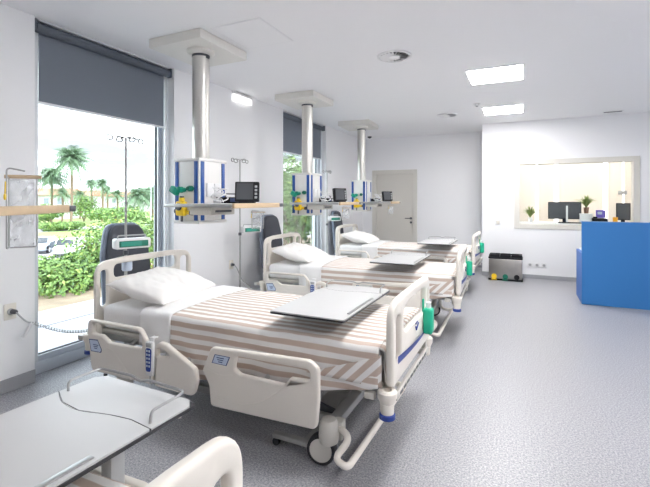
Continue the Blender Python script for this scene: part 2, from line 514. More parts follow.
bpy.data.objects['potted_plant.001'].location.z = 1.195
bx = empty('storage_box', (1.04, 9.02, 1.0155), 0, 'plain white box on the office worktop that holds up the brown plant pot', 'box')
MB().box(-.1, .1, -.08, .08, 0, .15, .006).build('box_body', 'white_plastic', bx); MB().box(-.104, .104, -.084, .084, .15, .178, .006).build('lid', 'white_plastic', bx)
def monitor(x, y, z0, wd, ht, label, rz, face=-1):
    r = empty('monitor', (x, y, z0), rz, label, 'monitor')
    MB().box(-wd/2, wd/2, -.02, .015, .07, .07+ht, .006).build('casing', 'black_plastic', r)
    MB().box(-wd/2+.012, wd/2-.012, -.0225, -.02, .085, .07+ht-.012).build('screen', 'screen_grey', r, smooth=False)
    MB().box(-.03, .03, .018, .04, .012, .2, .005).build('stand', 'black_plastic', r)
    MB().box(-.1, .1, -.07, .09, 0, .012, .004).build('base', 'black_plastic', r)
monitor(.70, 9.0, 1.015, .54, .32, 'wide black office monitor left of the brown plant pot', 0)
monitor(1.6, 8.95, 1.015, .21, .30, 'upright narrow dark monitor at the right end of the office window', 0)
ts = empty('tablet_stand', (.73, 8.87, 1.016), 0, 'slim white upright stand in front of the wide office monitor', 'stand')
MB().box(-.016, .016, -.006, .006, .01, .32, .004).build('post', 'white_plastic', ts); MB().box(-.06, .06, -.04, .04, 0, .012, .003).build('base', 'steel', ts)
kb = empty('keyboard', (.80, 8.81, 1.016), 0, 'dark keyboard lying below the wide office monitor', 'keyboard')
MB().box(-.22, .22, -.03, .03, 0, .016, .004).build('keyboard_body', 'black_plastic', kb)
m = MB()
for i in range(3):
    for j in range(12): m.box(-.21+j*.035, -.21+j*.035+.028, -.026+i*.018, -.026+i*.018+.014, .016, .021)
m.build('keys', 'dark_metal', kb, smooth=False)
ph = empty('desk_telephone', (1.24, 8.88, 1.016), 0, 'black desk telephone on the office worktop below the purple card', 'telephone')  # desk telephone with sloped body and handset
MB().prism([(-.115, -.06, 0), (-.115, .05, 0), (-.115, .05, .10), (-.115, -.03, .085)], (.23, 0, 0)).build('telephone_body', 'black_plastic', ph, smooth=False)
MB().box(-.10, -.04, -.05, .045, .098, .125, .01).build('handset', 'black_plastic', ph)
cd = empty('picture_card', (1.28, 9.06, 1.016), 0, 'small purple and white picture card standing on the office worktop', 'card')
MB().box(-.075, .075, -.004, .004, .10, .24).build('card_face', 'purple', cd, smooth=False)
MB().box(-.05, .02, -.0055, -.004, .16, .21).build('printed_patch', 'label_pale', cd, smooth=False)
MB().box(-.05, .05, .0, .05, 0, .10, .004).build('holder', 'white_plastic', cd)
cp = MB().lathe([(.035, 0), (.04, .12), (.036, .12), (.032, .01)], (1.475, 8.9, 1.016), seg=20).build('cup', 'orange')
tag(cp, 'orange cup beside the narrow monitor on the office worktop', 'cup')

# reception counter
rc = empty('reception_counter', (.735, 6.76, 0), 0, 'bright blue reception counter at the right edge of the room', 'counter')
MB().box(0, 2.655, 0, .05, .002, 1.135, .003).build('front_panel', 'counter_blue', rc, smooth=False)
MB().box(.0, .04, .051, .66, .002, .70, .003).build('side_panel', 'counter_blue_dark', rc, smooth=False)
MB().box(.041, 2.655, .051, .70, .68, .715, .003).build('desk_top', 'white_plastic', rc, smooth=False)
MB().box(-.002, 2.655, -.002, .16, 1.135, 1.14).build('top_ledge', 'counter_blue', rc, smooth=False)

# recycling bin
rb = empty('pedal_bin', (-.285, 8.28, 0), 0, 'stainless steel three-bucket pedal bin with black lid by the partition wall', 'bin')
MB().box(-.275, .275, -.15, .15, .028, .385, .02).build('bin_body', 'bin_steel', rb)
MB().box(-.285, .285, -.16, .16, .002, .03, .008).build('base', 'black_plastic', rb)
MB().box(-.283, .283, -.158, .158, .386, .42, .012).build('rim', 'black_plastic', rb)
for i, c in enumerate((-.185, 0, .185)):
    MB().box(c-.088, c+.088, -.15, .14, .42, .46, .014).build('lid', 'black_plastic', rb)
    p = MB().use(('yellow', 'teal_dark', 'black_plastic')[i]); p.lathe([(.045, 0), (.045, -.008)], (c, -.15, .075), 'y', 20)
    p.box(c-.045, c+.045, -.185, -.16, .012, .03, .006)
    pd = p.build('pedal', None, rb); pd['label'] = ('yellow pedal', 'green pedal', 'black pedal')[i]
MB().cyl((-.16, -.1, .47), (.22, -.1, .47), .012, 10).build('lid_bar', 'black_plastic', rb)

def wallbox(x, label, name, z, cat, grp=None):
    r = empty(name, (x, PY, z), 0, label, cat, grp)
    MB().box(-.042, .042, -.012, 0, -.042, .042, .004).build('cover_plate', 'white_plastic', r)
    if name == 'wall_socket': MB().lathe([(.024, 0), (.024, -.005), (.019, -.006), (.018, -.001)], (0, -.012, 0), 'y', 18).build('socket_well', 'grey_plastic', r)
    else: MB().box(-.028, .028, -.017, -.012, -.03, .03, .002).build('rocker', 'ivory_plastic', r)
wallbox(-.43, 'white light switch on the partition left of the office window', 'light_switch', 1.02, 'switch')
for x, l in ((.117, 'socket nearest the steel bin, of the row of three'), (.232, 'middle socket of the row of three under the office window'), (.345, 'socket farthest from the bin, nearest the blue counter')):
    wallbox(x, 'white wall ' + l, 'wall_socket', .25, 'socket', 'sockets under the office window')

# ------------------------------------------------------------------ ceiling fittings
panels = [(-.29, 5.27, 'large square ceiling light panel, the nearer of the two in view'), (-.29, 7.37, 'smaller looking square ceiling light panel, farther, close to the partition')]
added_panels = [(-.29, 2.70), (2.0, 2.7), (2.0, .6)]  # extra panels out of view, added to brighten the room
for i, (x, y, *l) in enumerate(panels+added_panels):
    r = empty('ceiling_light', (x, y, H), 0, l[0] if l else 'added square light panel out of view, brightening the room', 'light', 'ceiling light panels')
    MB().box(-.305, .305, -.305, .305, -.01, -.001, .002).build('frame', 'white_plastic', r, smooth=False)
    MB().box(-.285, .285, -.285, .285, -.014, -.01).build('diffuser', 'panel_light', r, smooth=False)
for x, y, l in ((-1.18, 4.15, 'round white ceiling air diffuser nearest the camera, with radial slots'), (-1.18, 7.42, 'round ceiling air diffuser farther away, near the small sensor')):
    r = empty('ceiling_air_vent', (x, y, H), 0, l, 'air vent')
    m = MB()
    m.lathe([(.175, -.001), (.175, -.010), (.155, -.014), (.150, -.004), (.135, -.001)], seg=36).build('rim', 'white_plastic', r)
    m = MB()
    m.lathe([(.02, -.022), (.055, -.022), (.062, -.012), (.02, -.012)], seg=28)
    for k in range(22):
        a = 2*PI*k/22
        M = Matrix.Rotation(a, 4, 'Z')@Matrix.Translation((.1, 0, -.012))@Matrix.Rotation(.55, 4, 'X')
        m.box(-.045, .045, -.011, .011, -.001, .001, M=M)
    m.build('vanes', 'white_plastic', r)
    MB().lathe([(.14, -.002), (.14, -.004)], seg=28).build('throat', 'dark_metal', r)
for x, y, l in ((-.633, 6.763, 'tiny ceiling sensor beside the farther light panel'), (-3.2, 9.2, 'small dark ceiling sensor in the far corner above the door')):
    r = empty('ceiling_sensor', (x, y, H), 0, l, 'sensor')
    MB().lathe([(.05, -.001), (.05, -.012), (.034, -.03), (.02, -.034)], seg=20).build('sensor_body', 'white_plastic' if x > -1 else 'dark_metal', r)
    MB().lathe([(.012, -.034), (.012, -.042)], seg=12).build('lens', 'dark_metal', r)
r = empty('slot_vent', (1.34, 8.29, H), 0, 'narrow dark slot vent in the ceiling at the right, above the partition', 'air vent')
MB().box(-.14, .14, -.045, .045, -.006, -.001).build('vent_frame', 'white_plastic', r, smooth=False)
MB().box(-.125, .125, -.03, .03, -.009, -.006).build('slot', 'dark_metal', r, smooth=False)
r = empty('access_panel', (-2.15, 3.08, H), 0, 'flush square access hatch in the ceiling beside the nearest ceiling plate', 'hatch')
MB().box(-.24, .24, -.26, .26, -.006, -.001, .001).build('hatch_leaf', 'ceiling_paint', r, smooth=False)
m = MB(); m.box(-.252, -.244, -.272, .272, -.004, -.001).box(.244, .252, -.272, .272, -.004, -.001).box(-.244, .244, -.272, -.264, -.004, -.001).box(-.244, .244, .264, .272, -.004, -.001)
m.build('hatch_frame', 'wall_paint', r, smooth=False)
r = empty('emergency_wall_lamp', (WX, 4.72, 2.83), 0, 'lit white emergency light box high on the window wall', 'light')
MB().box(0, .05, -.2, .2, .02, .06, .008).build('housing', 'white_plastic', r)
MB().box(.005, .045, -.195, .195, -.06, .02, .008).build('diffuser', 'exit_light', r)

# ------------------------------------------------------------------ hospital bed
XH, XF = -1.13, 1.125           # head / foot board stations
def make_bed():
    R = empty('hospital_bed', (0, 0, 0))
    # boards: u across, v up, w thickness
    def board(name, x, z0, z1, half, slots, rt, bump):
        du = .035 if x < 0 else 0
        top = [(-half, z0, .03), (half, z0, .03), (half, z1-.02, rt), (half*.5, z1, .3), (-half*.5, z1, .3), (-half, z1-.02, rt)]
        m = MB(); m.plate(fillet(top, 8), slots, .042, .016, lambda u, v, w_: (x+w_+bump*(1-(u/half)**2), u+du, v))
        return m.build(name, 'bed_plastic', R)
    hb = board('headboard', XH, .34, .99, .495,
               [rrect(-.335, .315, .835, .94, .045), rrect(-.455, -.39, .64, .91, .03), rrect(.36, .455, .66, .925, .04)], .12, -.02)
    fb = board('footboard', XF, .475, .925, .465,
               [fillet([(-.285, .715, .05), (.285, .715, .05), (.285, .845, .04), (.18, .872, .1), (-.18, .872, .1), (-.285, .845, .04)]),
                rrect(-.41, -.335, .60, .83, .035), rrect(.335, .41, .60, .83, .035)], .13, .02)
    bx_ = lambda u, off=.0215: XF+off+.02*(1-(u/.465)**2)
    st = MB(); P = []
    for k in range(9):
        u = -.40+.68*k/8; t = k/8
        P.append([(bx_(u, .0235), u, .580-.006*t), (bx_(u, .0235), u, .620-.034*t)])
    st.grid(P); st.build('navy_stripe', 'navy', fb)
    lg = MB()
    for a, b_ in (((-.05, .685), (-.035, .66)), ((-.035, .66), (.02, .69)), ((-.05, .70), (-.01, .705))):
        lg.tube([(bx_(a[0]), a[0], a[1]), (bx_(b_[0]), b_[0], b_[1])], .004, 6)
    lg.build('emblem', 'navy', fb)
    # four split side rails
    A = fillet([(-1.063, .50, .03), (-1.06, .593, .05), (-.54, .594, .06), (-.485, .52, .05), (-.425, .238, .03), (-1.02, .232, .05)], 6)
    Ah = fillet([(-1.012, .495, .012), (-1.012, .57, .02), (-.79, .572, .1), (-.55, .568, .04), (-.525, .54, .02), (-.525, .461, .012), (-.84, .457, .03), (-.91, .497, .03)], 5)
    B = fillet([(-.405, .50, .02), (-.365, .528, .04), (-.31, .522, .04), (-.07, .405, .04), (-.052, .33, .1), (-.085, .232, .05), (-.412, .236, .02)], 6)
    Bh = fillet([(-.388, .478, .01), (-.345, .488, .02), (-.268, .444, .012), (-.392, .432, .01)], 5)
    C = fillet([(-.013, .41, .03), (.052, .56, .05), (.72, .586, .06), (.772, .55, .05), (.772, .38, .1), (.758, .222, .04), (.05, .204, .03), (.036, .33, .06)], 6)
    Ch = fillet([(.222, .455, .025), (.238, .532, .025), (.718, .535, .03), (.718, .478, .012), (.60, .472, .01), (.565, .428, .01), (.265, .432, .02)], 5)
    for sd in (-1, 1):
        yc = sd*.55
        fn = lambda u, v, w_: (u, yc+w_, v)
        yo = yc+sd*.0165
        ra = MB().plate(A, [Ah], .036, .013, fn)
        ra.tube(smooth_path([(-1.03, yo, .30), (-.85, yo, .42), (-.70, yo, .33), (-.62, yo, .24)], 5), .003, 5)
        ra = ra.build('side_rail', 'bed_plastic', R)
        rb_ = MB().plate(B, [Bh], .036, .013, fn).build('side_rail', 'bed_plastic', R)
        rc_ = MB().plate(C, [Ch], .036, .013, fn)
        rc_.tube(smooth_path([(.057, yo, .275), (.2, yo, .262), (.309, yo, .271), (.434, yo, .318), (.571, yo, .425)], 5), .003, 5)
        rc_.tube(smooth_path([(.03, yo, .424), (.12, yo, .405), (.212, yo, .42)], 5), .003, 5)
        rc_ = rc_.build('side_rail', 'bed_plastic', R)
        for pr_, pts in ((ra, [(-1.04, .455), (-.95, .462), (-.905, .395), (-.915, .375), (-1.02, .372)]), (rc_, [(.062, .468), (.085, .522), (.198, .522), (.172, .466)])):
            l1 = MB(); c = Vector((sum(p[0] for p in pts)/len(pts), sum(p[1] for p in pts)/len(pts)))
            l1.prism([(p[0], yc+sd*.017, p[1]) for p in pts], (0, sd*.002, 0)); l1.build('control_label', 'label_blue', pr_, smooth=False)
            l2 = MB(); l2.prism([(c.x+(p[0]-c.x)*.88, yc+sd*.019, c.y+(p[1]-c.y)*.86) for p in pts], (0, sd*.0015, 0)); 
            face = l2.build('label_face', 'label_pale', pr_, smooth=False)
            ink = MB()
            for j in range(3):
                z_ = c.y+.012-.012*j
                ink.box(c.x-.028+.006*j, c.x+.026-.006*j, min(yc+sd*.0205, yc+sd*.022), max(yc+sd*.0205, yc+sd*.022), z_-.0025, z_+.0025)
            ink.build('label_marking', 'label_blue', pr_, smooth=False)
        for xx in (-.75, -.2, .4):   # rail brackets to the deck
            MB().tube(round_path([(xx, sd*.40, .44), (xx, sd*.50, .40), (xx, yc-sd*.0, .30)], .04), .016, 8).build('rail_bracket', 'bed_metal', R)
    # deck and frame
    dk = MB(); dk.box(-1.09, 1.085, -.43, .43, .455, .485, .008); dk.build('deck', 'bed_plastic_dark', R)
    fr = MB()
    for sd in (-1, 1): fr.box(-1.1, 1.1, sd*.40-.022, sd*.40+.022, .41, .455, .005)
    for xx in (-1.08, -.4, .3, 1.08): fr.box(xx-.02, xx+.02, -.40, .40, .412, .452, .004)
    fr.build('upper_frame', 'bed_metal', R)
    MB().box(1.128, 1.150, -.40, .40, .385, .425, .006).build('foot_rail', 'bed_plastic_dark', R)
    for k in range(9): MB().box(1.150, 1.152, -.34+k*.075, -.34+k*.075+.05, .398, .412).build('rail_slot', 'dark_metal', R, smooth=False)
    for sd in (-1, 1):
        MB().box(1.06, 1.13, sd*.40-.03, sd*.40+.03, .37, .41, .008).box(1.085, 1.135, sd*.40-.02, sd*.40+.02, .41, .49, .006).build('foot_bracket', 'bed_plastic_dark', R)
        for xx, nm in ((1.095, 'bumper_cup'), (-1.14, 'bumper_cup')):
            yy = sd*(.465 if xx > 0 else .50)
            cup = MB().use('bed_plastic'); cup.lathe([(.022, .40), (.036, .40), (.050, .43), (.050, .458), (.042, .466), (.024, .466), (.022, .44)], (xx+.02, yy, 0), seg=24)
            cup.lathe([(.033, .343), (.037, .40)], (xx+.02, yy, 0), seg=24)
            cp_ = cup.build(nm, None, R)
            if not (sd > 0 and xx > 0): MB().lathe([(.034, .318), (.041, .322), (.041, .343), (.034, .348)], (xx+.02, yy, 0), seg=24).build('bumper_ring', 'navy', cp_)
            MB().box(xx-.10, xx-.045, yy-.018, yy+.018, .405, .44, .006).build('cup_arm', 'bed_plastic_dark', cp_)
    # scissor lift
    for sd in (-1, 1):
        li = MB()
        for (xa, za, xb, zb) in ((-.72, .16, .42, .43), (.78, .17, -.3, .43)):
            d_ = Vector((xb-xa, 0, zb-za)); n_ = Vector((-d_.z, 0, d_.x)).normalized()*.022
            y_ = sd*.26+(.02 if xa < 0 else -.02)
            li.prism([(xa-n_.x, y_-.01, za-n_.z), (xb-n_.x, y_-.01, zb-n_.z), (xb+n_.x, y_-.01, zb+n_.z), (xa+n_.x, y_-.01, za+n_.z)], (0, .02, 0))
        li.build('lift_arm', 'dark_metal', R, smooth=False)
    MB().box(-.25, .35, -.1, .1, .26, .38, .02).build('motor_housing', 'grey_plastic', R)
    ba = MB()
    for sd in (-1, 1): ba.box(-.80, .80, sd*.30-.028, sd*.30+.028, .13, .18, .008)
    for xx in (-.79, .79): ba.box(xx-.035, xx+.035, -.44, .44, .175, .225, .012)
    ba.box(.60, .73, -.26, .26, .19, .20, .003)
    ba.build('base_frame', 'bed_metal', R)
    # casters
    for xx, sw in ((-.79, -.5), (.79, .12)):
        for sd in (-1, 1):
            c = (xx, sd*.475, 0)
            fk = MB().lathe([(.030, .115), (.052, .13), (.056, .17), (.052, .23), (.040, .25), (.012, .256)], c, seg=20)
            M = Matrix.Translation(c)@Matrix.Rotation(sw, 4, 'Z')
            fk.box(-.045, .02, -.012, .012, .05, .14, .01, M=M)
            fk = fk.build('caster', 'bed_plastic_dark', R)
            ty = MB(); ty.lathe([(.058, -.026), (.080, -.024), (.082, 0), (.080, .024), (.058, .026)], (0, 0, 0), 'y', 28)
            dk_ = MB(); dk_.lathe([(.02, -.034), (.063, -.029), (.065, 0), (.063, .029), (.02, .034)], (0, 0, 0), 'y', 28)
            for mb_, nm, mt in ((ty, 'tyre', 'rubber'), (dk_, 'wheel_cover', 'bed_plastic_dark')):
                mb_.bm.transform(Matrix.Translation((c[0]-.02, c[1], .0825))@Matrix.Rotation(sw, 4, 'Z')@Matrix.Translation((-.02, 0, 0)))
                mb_.build(nm, mt, fk)
    # looped brake bar at the foot end
    for sd in (-1, 1):
        pass
    MB().tube(round_path([(.82, -.43, .20), (.93, -.50, .19), (.86, -.56, .10), (.95, -.60, .095), (.97, .46, .095), (.86, .44, .10), (.82, .40, .20)], .08, 6), .018, 12).build('brake_bar', 'bed_plastic', R)
    for ya in (-.455, .37): MB().box(.80, .86, ya, ya+.06, .13, .235, .012).build('brake_bar_mount', 'bed_plastic_dark', R)
    return R

# ------------------------------------------------------------------ bedding
def wob(x, y, z, a=.004, s=9): return a*noise.noise(Vector((x*s, y*s, z*s)))
def drape(name, x0, x1, hems, top, half, mt, label, cat, nx=60, foot=None, uvoff=0, seedz=0., wr=.004):
    """cloth over the mattress: hems(x, side) gives the hem height"""
    m = MB(); r = .035
    P, U = [], []
    for i in range(nx+1):
        x = x0+(x1-x0)*i/nx
        row, uv = [], []
        prof = []
        for sd in (-1, 1):
            hz = hems(x, sd); seg = []
            for k in range(11):
                t = k/10; z_ = hz+(top-r-hz)*t
                fl = .014*(1-t)*math.sin(x*21+sd)+.010*(1-t)
                seg.append((sd*(half+fl), z_))
            for k in range(1, 6):
                a = PI/2*k/6; seg.append((sd*(half-r+r*math.cos(a)), top-r+r*math.sin(a)))
            prof.append(seg)
        N = 26
        mid = [((-half+r)+(2*half-2*r)*k/N, top) for k in range(N+1)]
        full = prof[0]+mid+prof[1][::-1]
        acc = 0; c0 = None; cum = []
        for k, p in enumerate(full):
            if k: acc += math.hypot(p[0]-full[k-1][0], p[1]-full[k-1][1])
            cum.append(acc)
        mi = len(prof[0])+N//2
        for k, (y, z_) in enumerate(full):
            crown = .018*(1-(y/half)**2) if abs(y) < half-r else 0
            dz = wob(x, y, z_+seedz, wr, 7)+wob(x, y, z_+seedz, wr*.5, 19)
            row.append(Vector((x, y+(dz if abs(y) >= half-r*.5 else 0), z_+crown+(dz if z_ > top-r else 0))))
            uv.append((x, cum[k]-cum[mi]+uvoff))
        P.append(row); U.append(uv)
    m.grid(P, U)
    if foot is not None:
        Q, V = [], []
        k0, k1 = len(prof[0])-3, len(full)-len(prof[1])+2
        last = P[-1][k0:k1+1]; lu = U[-1][k0:k1+1]
        for j in range(9):
            t = j/8; a = min(t*3, 1)*PI/2
            dx = .028*math.sin(a)+.004*math.sin(j*.9); dz = -.03*(1-math.cos(a))-max(0, t-1/3)*1.5*(top-foot-.03)
            Q.append([Vector((p.x+dx+.003*math.sin(p.y*30), p.y*(1-.01*t), p.z+dz)) for p in last])
            V.append([(u[0]+t*.2, u[1]) for u in lu])
        m.grid(Q, V)
    bmesh.ops.remove_doubles(m.bm, verts=m.bm.verts[:], dist=1e-5)
    o = m.build(name, mt, recalc=True)
    md = o.modifiers.new('thick', 'SOLIDIFY'); md.thickness = .006; md.offset = 1
    o.data.set_sharp_from_angle(angle=math.radians(80))
    return tag(o, label, cat)

def make_mattress():
    R = empty('mattress', (0, 0, 0))
    m = MB()
    m.box(-1.095, 1.065, -.435, .435, .487, .655, .045, 4)
    t = m.bm; bmesh.ops.subdivide_edges(t, edges=[e for e in t.edges if e.calc_length() > .3], cuts=14, use_grid_fill=True)
    for v in t.verts:
        v.co.z += (.010*(1-(v.co.y/.44)**2) if v.co.z > .6 else 0)+wob(*v.co, .004, 8)
        v.co.y += wob(v.co.x, v.co.y, v.co.z+5, .004, 8)
    m.build('fitted_sheet', 'sheet_white', R)
    return R
def make_pillow(name='pillow'):
    m = MB(); P = []
    nu, nv = 60, 44
    for sgn in (1, -1):
        G = []
        for i in range(nu+1):
            row = []
            for j in range(nv+1):
                u = -1+2*i/nu; v = -1+2*j/nv
                q = max(0, (1-abs(u)**3.2))*max(0, (1-abs(v)**3.0))
                h = .082*q**.55
                pinch = 1-.07*(abs(u)*abs(v))**1.0 - .05*(1-abs(u*v))*0
                x = .25*v*(1-.06*(1-u*u)*(abs(v)**6)); y = .355*u*(1-.05*(1-v*v)*(abs(u)**6))
                wv = .016*noise.noise(Vector((u*2.2, v*2.2, sgn*3)))+.011*noise.noise(Vector((u*6+v*2, v*2.5-u, 7)))+.005*noise.noise(Vector((u*13, v*5+u*4, 2)))
                row.append(Vector((x, y, sgn*h+(wv*min(1, q*4)))))
            G.append(row)
        m.grid(G)
    bmesh.ops.remove_doubles(m.bm, verts=m.bm.verts[:], dist=1e-5)
    o = m.build(name, 'pillow_white')
    o.data.set_sharp_from_angle(angle=math.radians(80))
    return o

bed = make_bed()
mattress = make_mattress()
def hem_spread(x, sd):
    t = max(0, (x+.40)/1.45)
    if sd < 0: return .275+.12*t+.06*t**3+.006*math.sin(x*13)
    return .36+.04*t+.006*math.sin(x*11)
spread = drape('bedspread', -.41, 1.066, hem_spread, .668, .452, 'striped_cotton', None, None, 70, foot=.50)
# folded corner at the near foot end belongs to the spread
cf = MB(); Pg, Ug = [], []
for i in range(9):
    a = i/8
    p0 = Vector((1.085, -.468, .64-.17*a)); p1 = Vector((1.07-.42*a, -.474-.006*math.sin(a*PI), .63-.15*a))
    Pg.append([p0.lerp(p1, j/8)+Vector((0, -.004*math.sin(j/8*PI), 0)) for j in range(9)])
    Ug.append([(0, (p0.lerp(p1, j/8).x-p0.lerp(p1, j/8).z)*.75) for j in range(9)])
cf.grid(Pg, Ug); cf = cf.build('corner_fold', 'striped_cotton', spread)
md = cf.modifiers.new('thick', 'SOLIDIFY'); md.thickness = .006
sheet = drape('flat_sheet', -.66, -.375, lambda x, sd: (.43 if sd < 0 else .46)+.01*math.sin(x*17), .676, .462, 'sheet_white', None, None, 16, seedz=3, wr=.003)
pillow = make_pillow()

BEDS = [((-1.745, 2.55, 0), 0.0, 'bed nearest the camera shown whole, beside the nearer window', 'front'),
        ((-1.735, 4.81, 0), math.radians(2.5), 'middle bed of the row, under the second ceiling column', 'middle'),
        ((-1.80, 7.13, 0), math.radians(-1.0), 'farthest bed of the row, nearest the cream door', 'far'),
        ((-1.745, .36, 0), 0.0, 'bed cut off at the bottom left corner of the photo', 'cropped')]
bl = ['cream hospital bed with raised side rails, the one shown whole beside the nearer window', 'cream hospital bed in the middle of the row, under the second ceiling column',
      'cream hospital bed farthest back, nearest the cream door', 'cream hospital bed cut off at the bottom left corner, only its footboard rim showing']
ml = ['mattress in a white fitted sheet on the bed shown whole', 'mattress in a white fitted sheet on the middle bed', 'mattress in a white fitted sheet on the farthest bed', 'mattress in a white sheet on the cut-off bed at bottom left']
sl_ = ['brown and white striped bedspread on the nearest whole bed', 'pale striped bedspread on the middle bed of the row', 'pale striped bedspread on the farthest bed by the door', 'striped bedspread half in shadow under the tray at the bottom left corner']
fl = ['white folded top sheet between pillow and stripes on the nearest whole bed', 'white folded top sheet on the middle bed', 'white folded top sheet on the farthest bed']
pl = ['large creased white pillow on the nearest whole bed', 'white pillow on the middle bed of the row', 'white pillow on the farthest bed by the door']
def put(o, base, rz, loc=(0, 0, 0), r2=0):
    o.location = Matrix.Rotation(rz, 3, 'Z')@Vector(loc)+Vector(base)
    o.rotation_euler = (0, 0, rz+r2)
for i, (base, rz, nm, _) in enumerate(BEDS):
    for src, labs, grp, cat, loc, r2 in ((bed, bl, 'hospital beds in a row', 'bed', (0, 0, 0), 0), (mattress, ml, 'mattresses on the beds', 'mattress', (0, 0, 0), 0),
                            (spread, sl_, 'striped bedspreads', 'bedspread', (0, 0, 0), 0), (sheet, fl, 'folded top sheets', 'sheet', (0, 0, 0), 0),
                            (pillow, pl, 'pillows on the beds', 'pillow', (-.81, -.085, .772), .17)):
        if i >= len(labs): continue
        o = src if i == 0 else copy_tree(src)
        tag(o, labs[i], cat, grp); put(o, base, rz, loc, r2)
        if src is pillow: o.rotation_euler = (0, math.radians(13), rz+(.17 if i == 0 else .05))

# sanitiser bottles on the footboards
bt = empty('spray_bottle')
MB().plate(rrect(-.038, .038, 0, .165, .018), [], .062, .018, lambda u, v, w_: (w_, u, v)).build('bottle', 'bottle_teal', bt)
MB().lathe([(.014, .165), (.017, .17), (.017, .20), (.012, .205)], seg=14).build('cap', 'white_plastic', bt)
MB().box(-.040, -.029, -.012, .012, .04, .22, .003).build('hanger', 'bottle_teal', bt)
for i, l in enumerate(('teal green bottle hung on the footboard of the nearest whole bed', 'teal green bottle hung on the footboard of the middle bed', 'teal green bottle hung on the footboard of the farthest bed')):
    o = bt if i == 0 else copy_tree(bt)
    base, rz = BEDS[i][:2]; put(o, base, rz, (1.19, .205, .575)); tag(o, l, 'bottle', 'teal bottles on footboards')

# hand control on the near rail
hc = empty('hand_control', (-1.745-.425, 2.55-.585, .31), 0, 'white and blue hand control hanging on the near rail of the bed shown whole', 'remote control')
MB().box(-.033, .033, -.012, .010, 0, .222, .009).build('casing', 'white_plastic', hc)
MB().plate(fillet([(-.022, .03, .015), (.018, .03, .015), (.026, .18, .02), (-.026, .18, .02)]), [], .006, .002, lambda u, v, w_: (u, -.0135-w_, v)).build('blue_face', 'navy', hc)
m = MB()
for k in range(5): m.box(-.016, -.004, -.020, -.016, .06+k*.024, .074+k*.024, .002).box(.004, .016, -.020, -.016, .06+k*.024, .074+k*.024, .002)
m.build('buttons', 'label_pale', hc)
MB().box(-.022, .022, -.016, -.011, .186, .214, .002).build('grey_top', 'grey_plastic', hc)
MB().tube(smooth_path([(0, 0, .005), (.004, -.004, -.06), (.012, .0, -.12), (.03, .05, -.16)], 5), .004, 6).build('cord', 'grey_plastic', hc)
MB().box(-.02, .02, .010, .014, .19, .24).box(-.02, .02, .012, .05, .236, .24).build('hook', 'white_plastic', hc)
hc2 = dup(hc, (0, 0, 0), 0, 'white and blue hand control hanging on the near rail of the middle bed'); put(hc2, BEDS[1][0], BEDS[1][1], (-.425, -.585, .31))

# ------------------------------------------------------------------ overbed tables
def make_table(px, py):
    R = empty('overbed_table')
    T = .790; a, b = .235, .44          # half width (x), half length (y); far end at +y
    wave = [( -a, .285), (-.15, .245), (-.05, .235), (.06, .262), (.14, .272), (a, .262)]
    main = MB().use('tray_top')
    tp = fillet([(-a, -b, .02), (a, -b, .02), (a, .258, .004), (.14, .268, .1), (.06, .258, .1), (-.05, .231, .1), (-.15, .241, .1), (-a, .281, .004)], 4)
    main.prism([(x, y, T-.006) for x, y in tp], (0, 0, .006)); main.build('table_top', None, R, smooth=False)
    fl_ = MB(); fp = [(-a, .285), (-.15, .245), (-.05, .235), (.06, .262), (.14, .272), (a, .262), (a, b-.03), (a-.03, b), (-a+.03, b), (-a, b-.03)]
    fl_.prism([(x, y, T-.006) for x, y in fp], (0, 0, .006)); fl_.build('end_tray', 'tray_top', R, smooth=False)
    ed = MB(); rp = fillet([(-a-.003, -b-.003, .02), (a+.003, -b-.003, .02), (a+.003, b+.003, .03), (-a-.003, b+.003, .03)], 4)
    ed.prism([(x, y, T-.016) for x, y in rp], (0, 0, .009)); ed.build('under_board', 'tray_edge', R, smooth=False)
    sm = MB(); sm.tube(smooth_path([(x, y, T-.003) for x, y in [(-a, .283), (-.15, .243), (-.05, .233), (.06, .260), (.14, .270), (a, .260)]], 5), .0035, 5)
    sm.build('seam', 'tray_edge', R)
    MB().box(a-.030, a-.012, -.32, .10, T, T+.006, .003).build('edge_lip', 'steel', R)
    z1 = T+.034
    wp = [(-a+.025, .30, T), (-a+.025, .30, z1), (-a+.025, b-.02, z1), (-.05, b-.012, z1), (-.012, b-.012, T+.02), (.026, b-.012, z1), (a-.03, b-.02, z1), (a-.025, .285, z1), (a-.025, .28, T)]
    MB().tube(round_path(wp, .02, 4), .0045, 8).build('wire_rail', 'steel', R)
    MB().tube(round_path([(.02, b-.03, T-.022), (.02, b+.012, T-.07), (.16, b+.012, T-.075), (.16, b-.03, T-.022)], .035, 6), .008, 8).build('release_handle', 'ivory_plastic', R)
    MB().box(px-.05, px+.05, .0, py, T-.052, T-.0165, .008).build('arm', 'bed_metal', R)
    MB().lathe([(.055, T-.075), (.062, T-.068), (.062, T-.055), (.05, T-.0525)], (px, py, 0), seg=24).build('post_cap', 'ivory_plastic', R)
    MB().box(px-.026, px+.026, py-.026, py+.026, .07, T-.074, .012).build('post', 'grey_plastic', R)
    MB().box(px-.028, px+.028, -.42, py+.02, .035, .07, .008).build('base_beam', 'bed_metal', R)
    for y in (-.42, py):
        MB().box(-.22, .12, y-.022, y+.022, .045, .075, .008).build('base_foot', 'bed_metal', R)
        for x in (-.20, .10):
            c = MB(); c.lathe([(.008, -.012), (.022, -.011), (.022, .011), (.008, .012)], (x, y, .0225), 'y', 16); c.build('small_caster', 'rubber', R)
    return R
tab = make_table(0, .60)
tab0 = make_table(.075, .26)
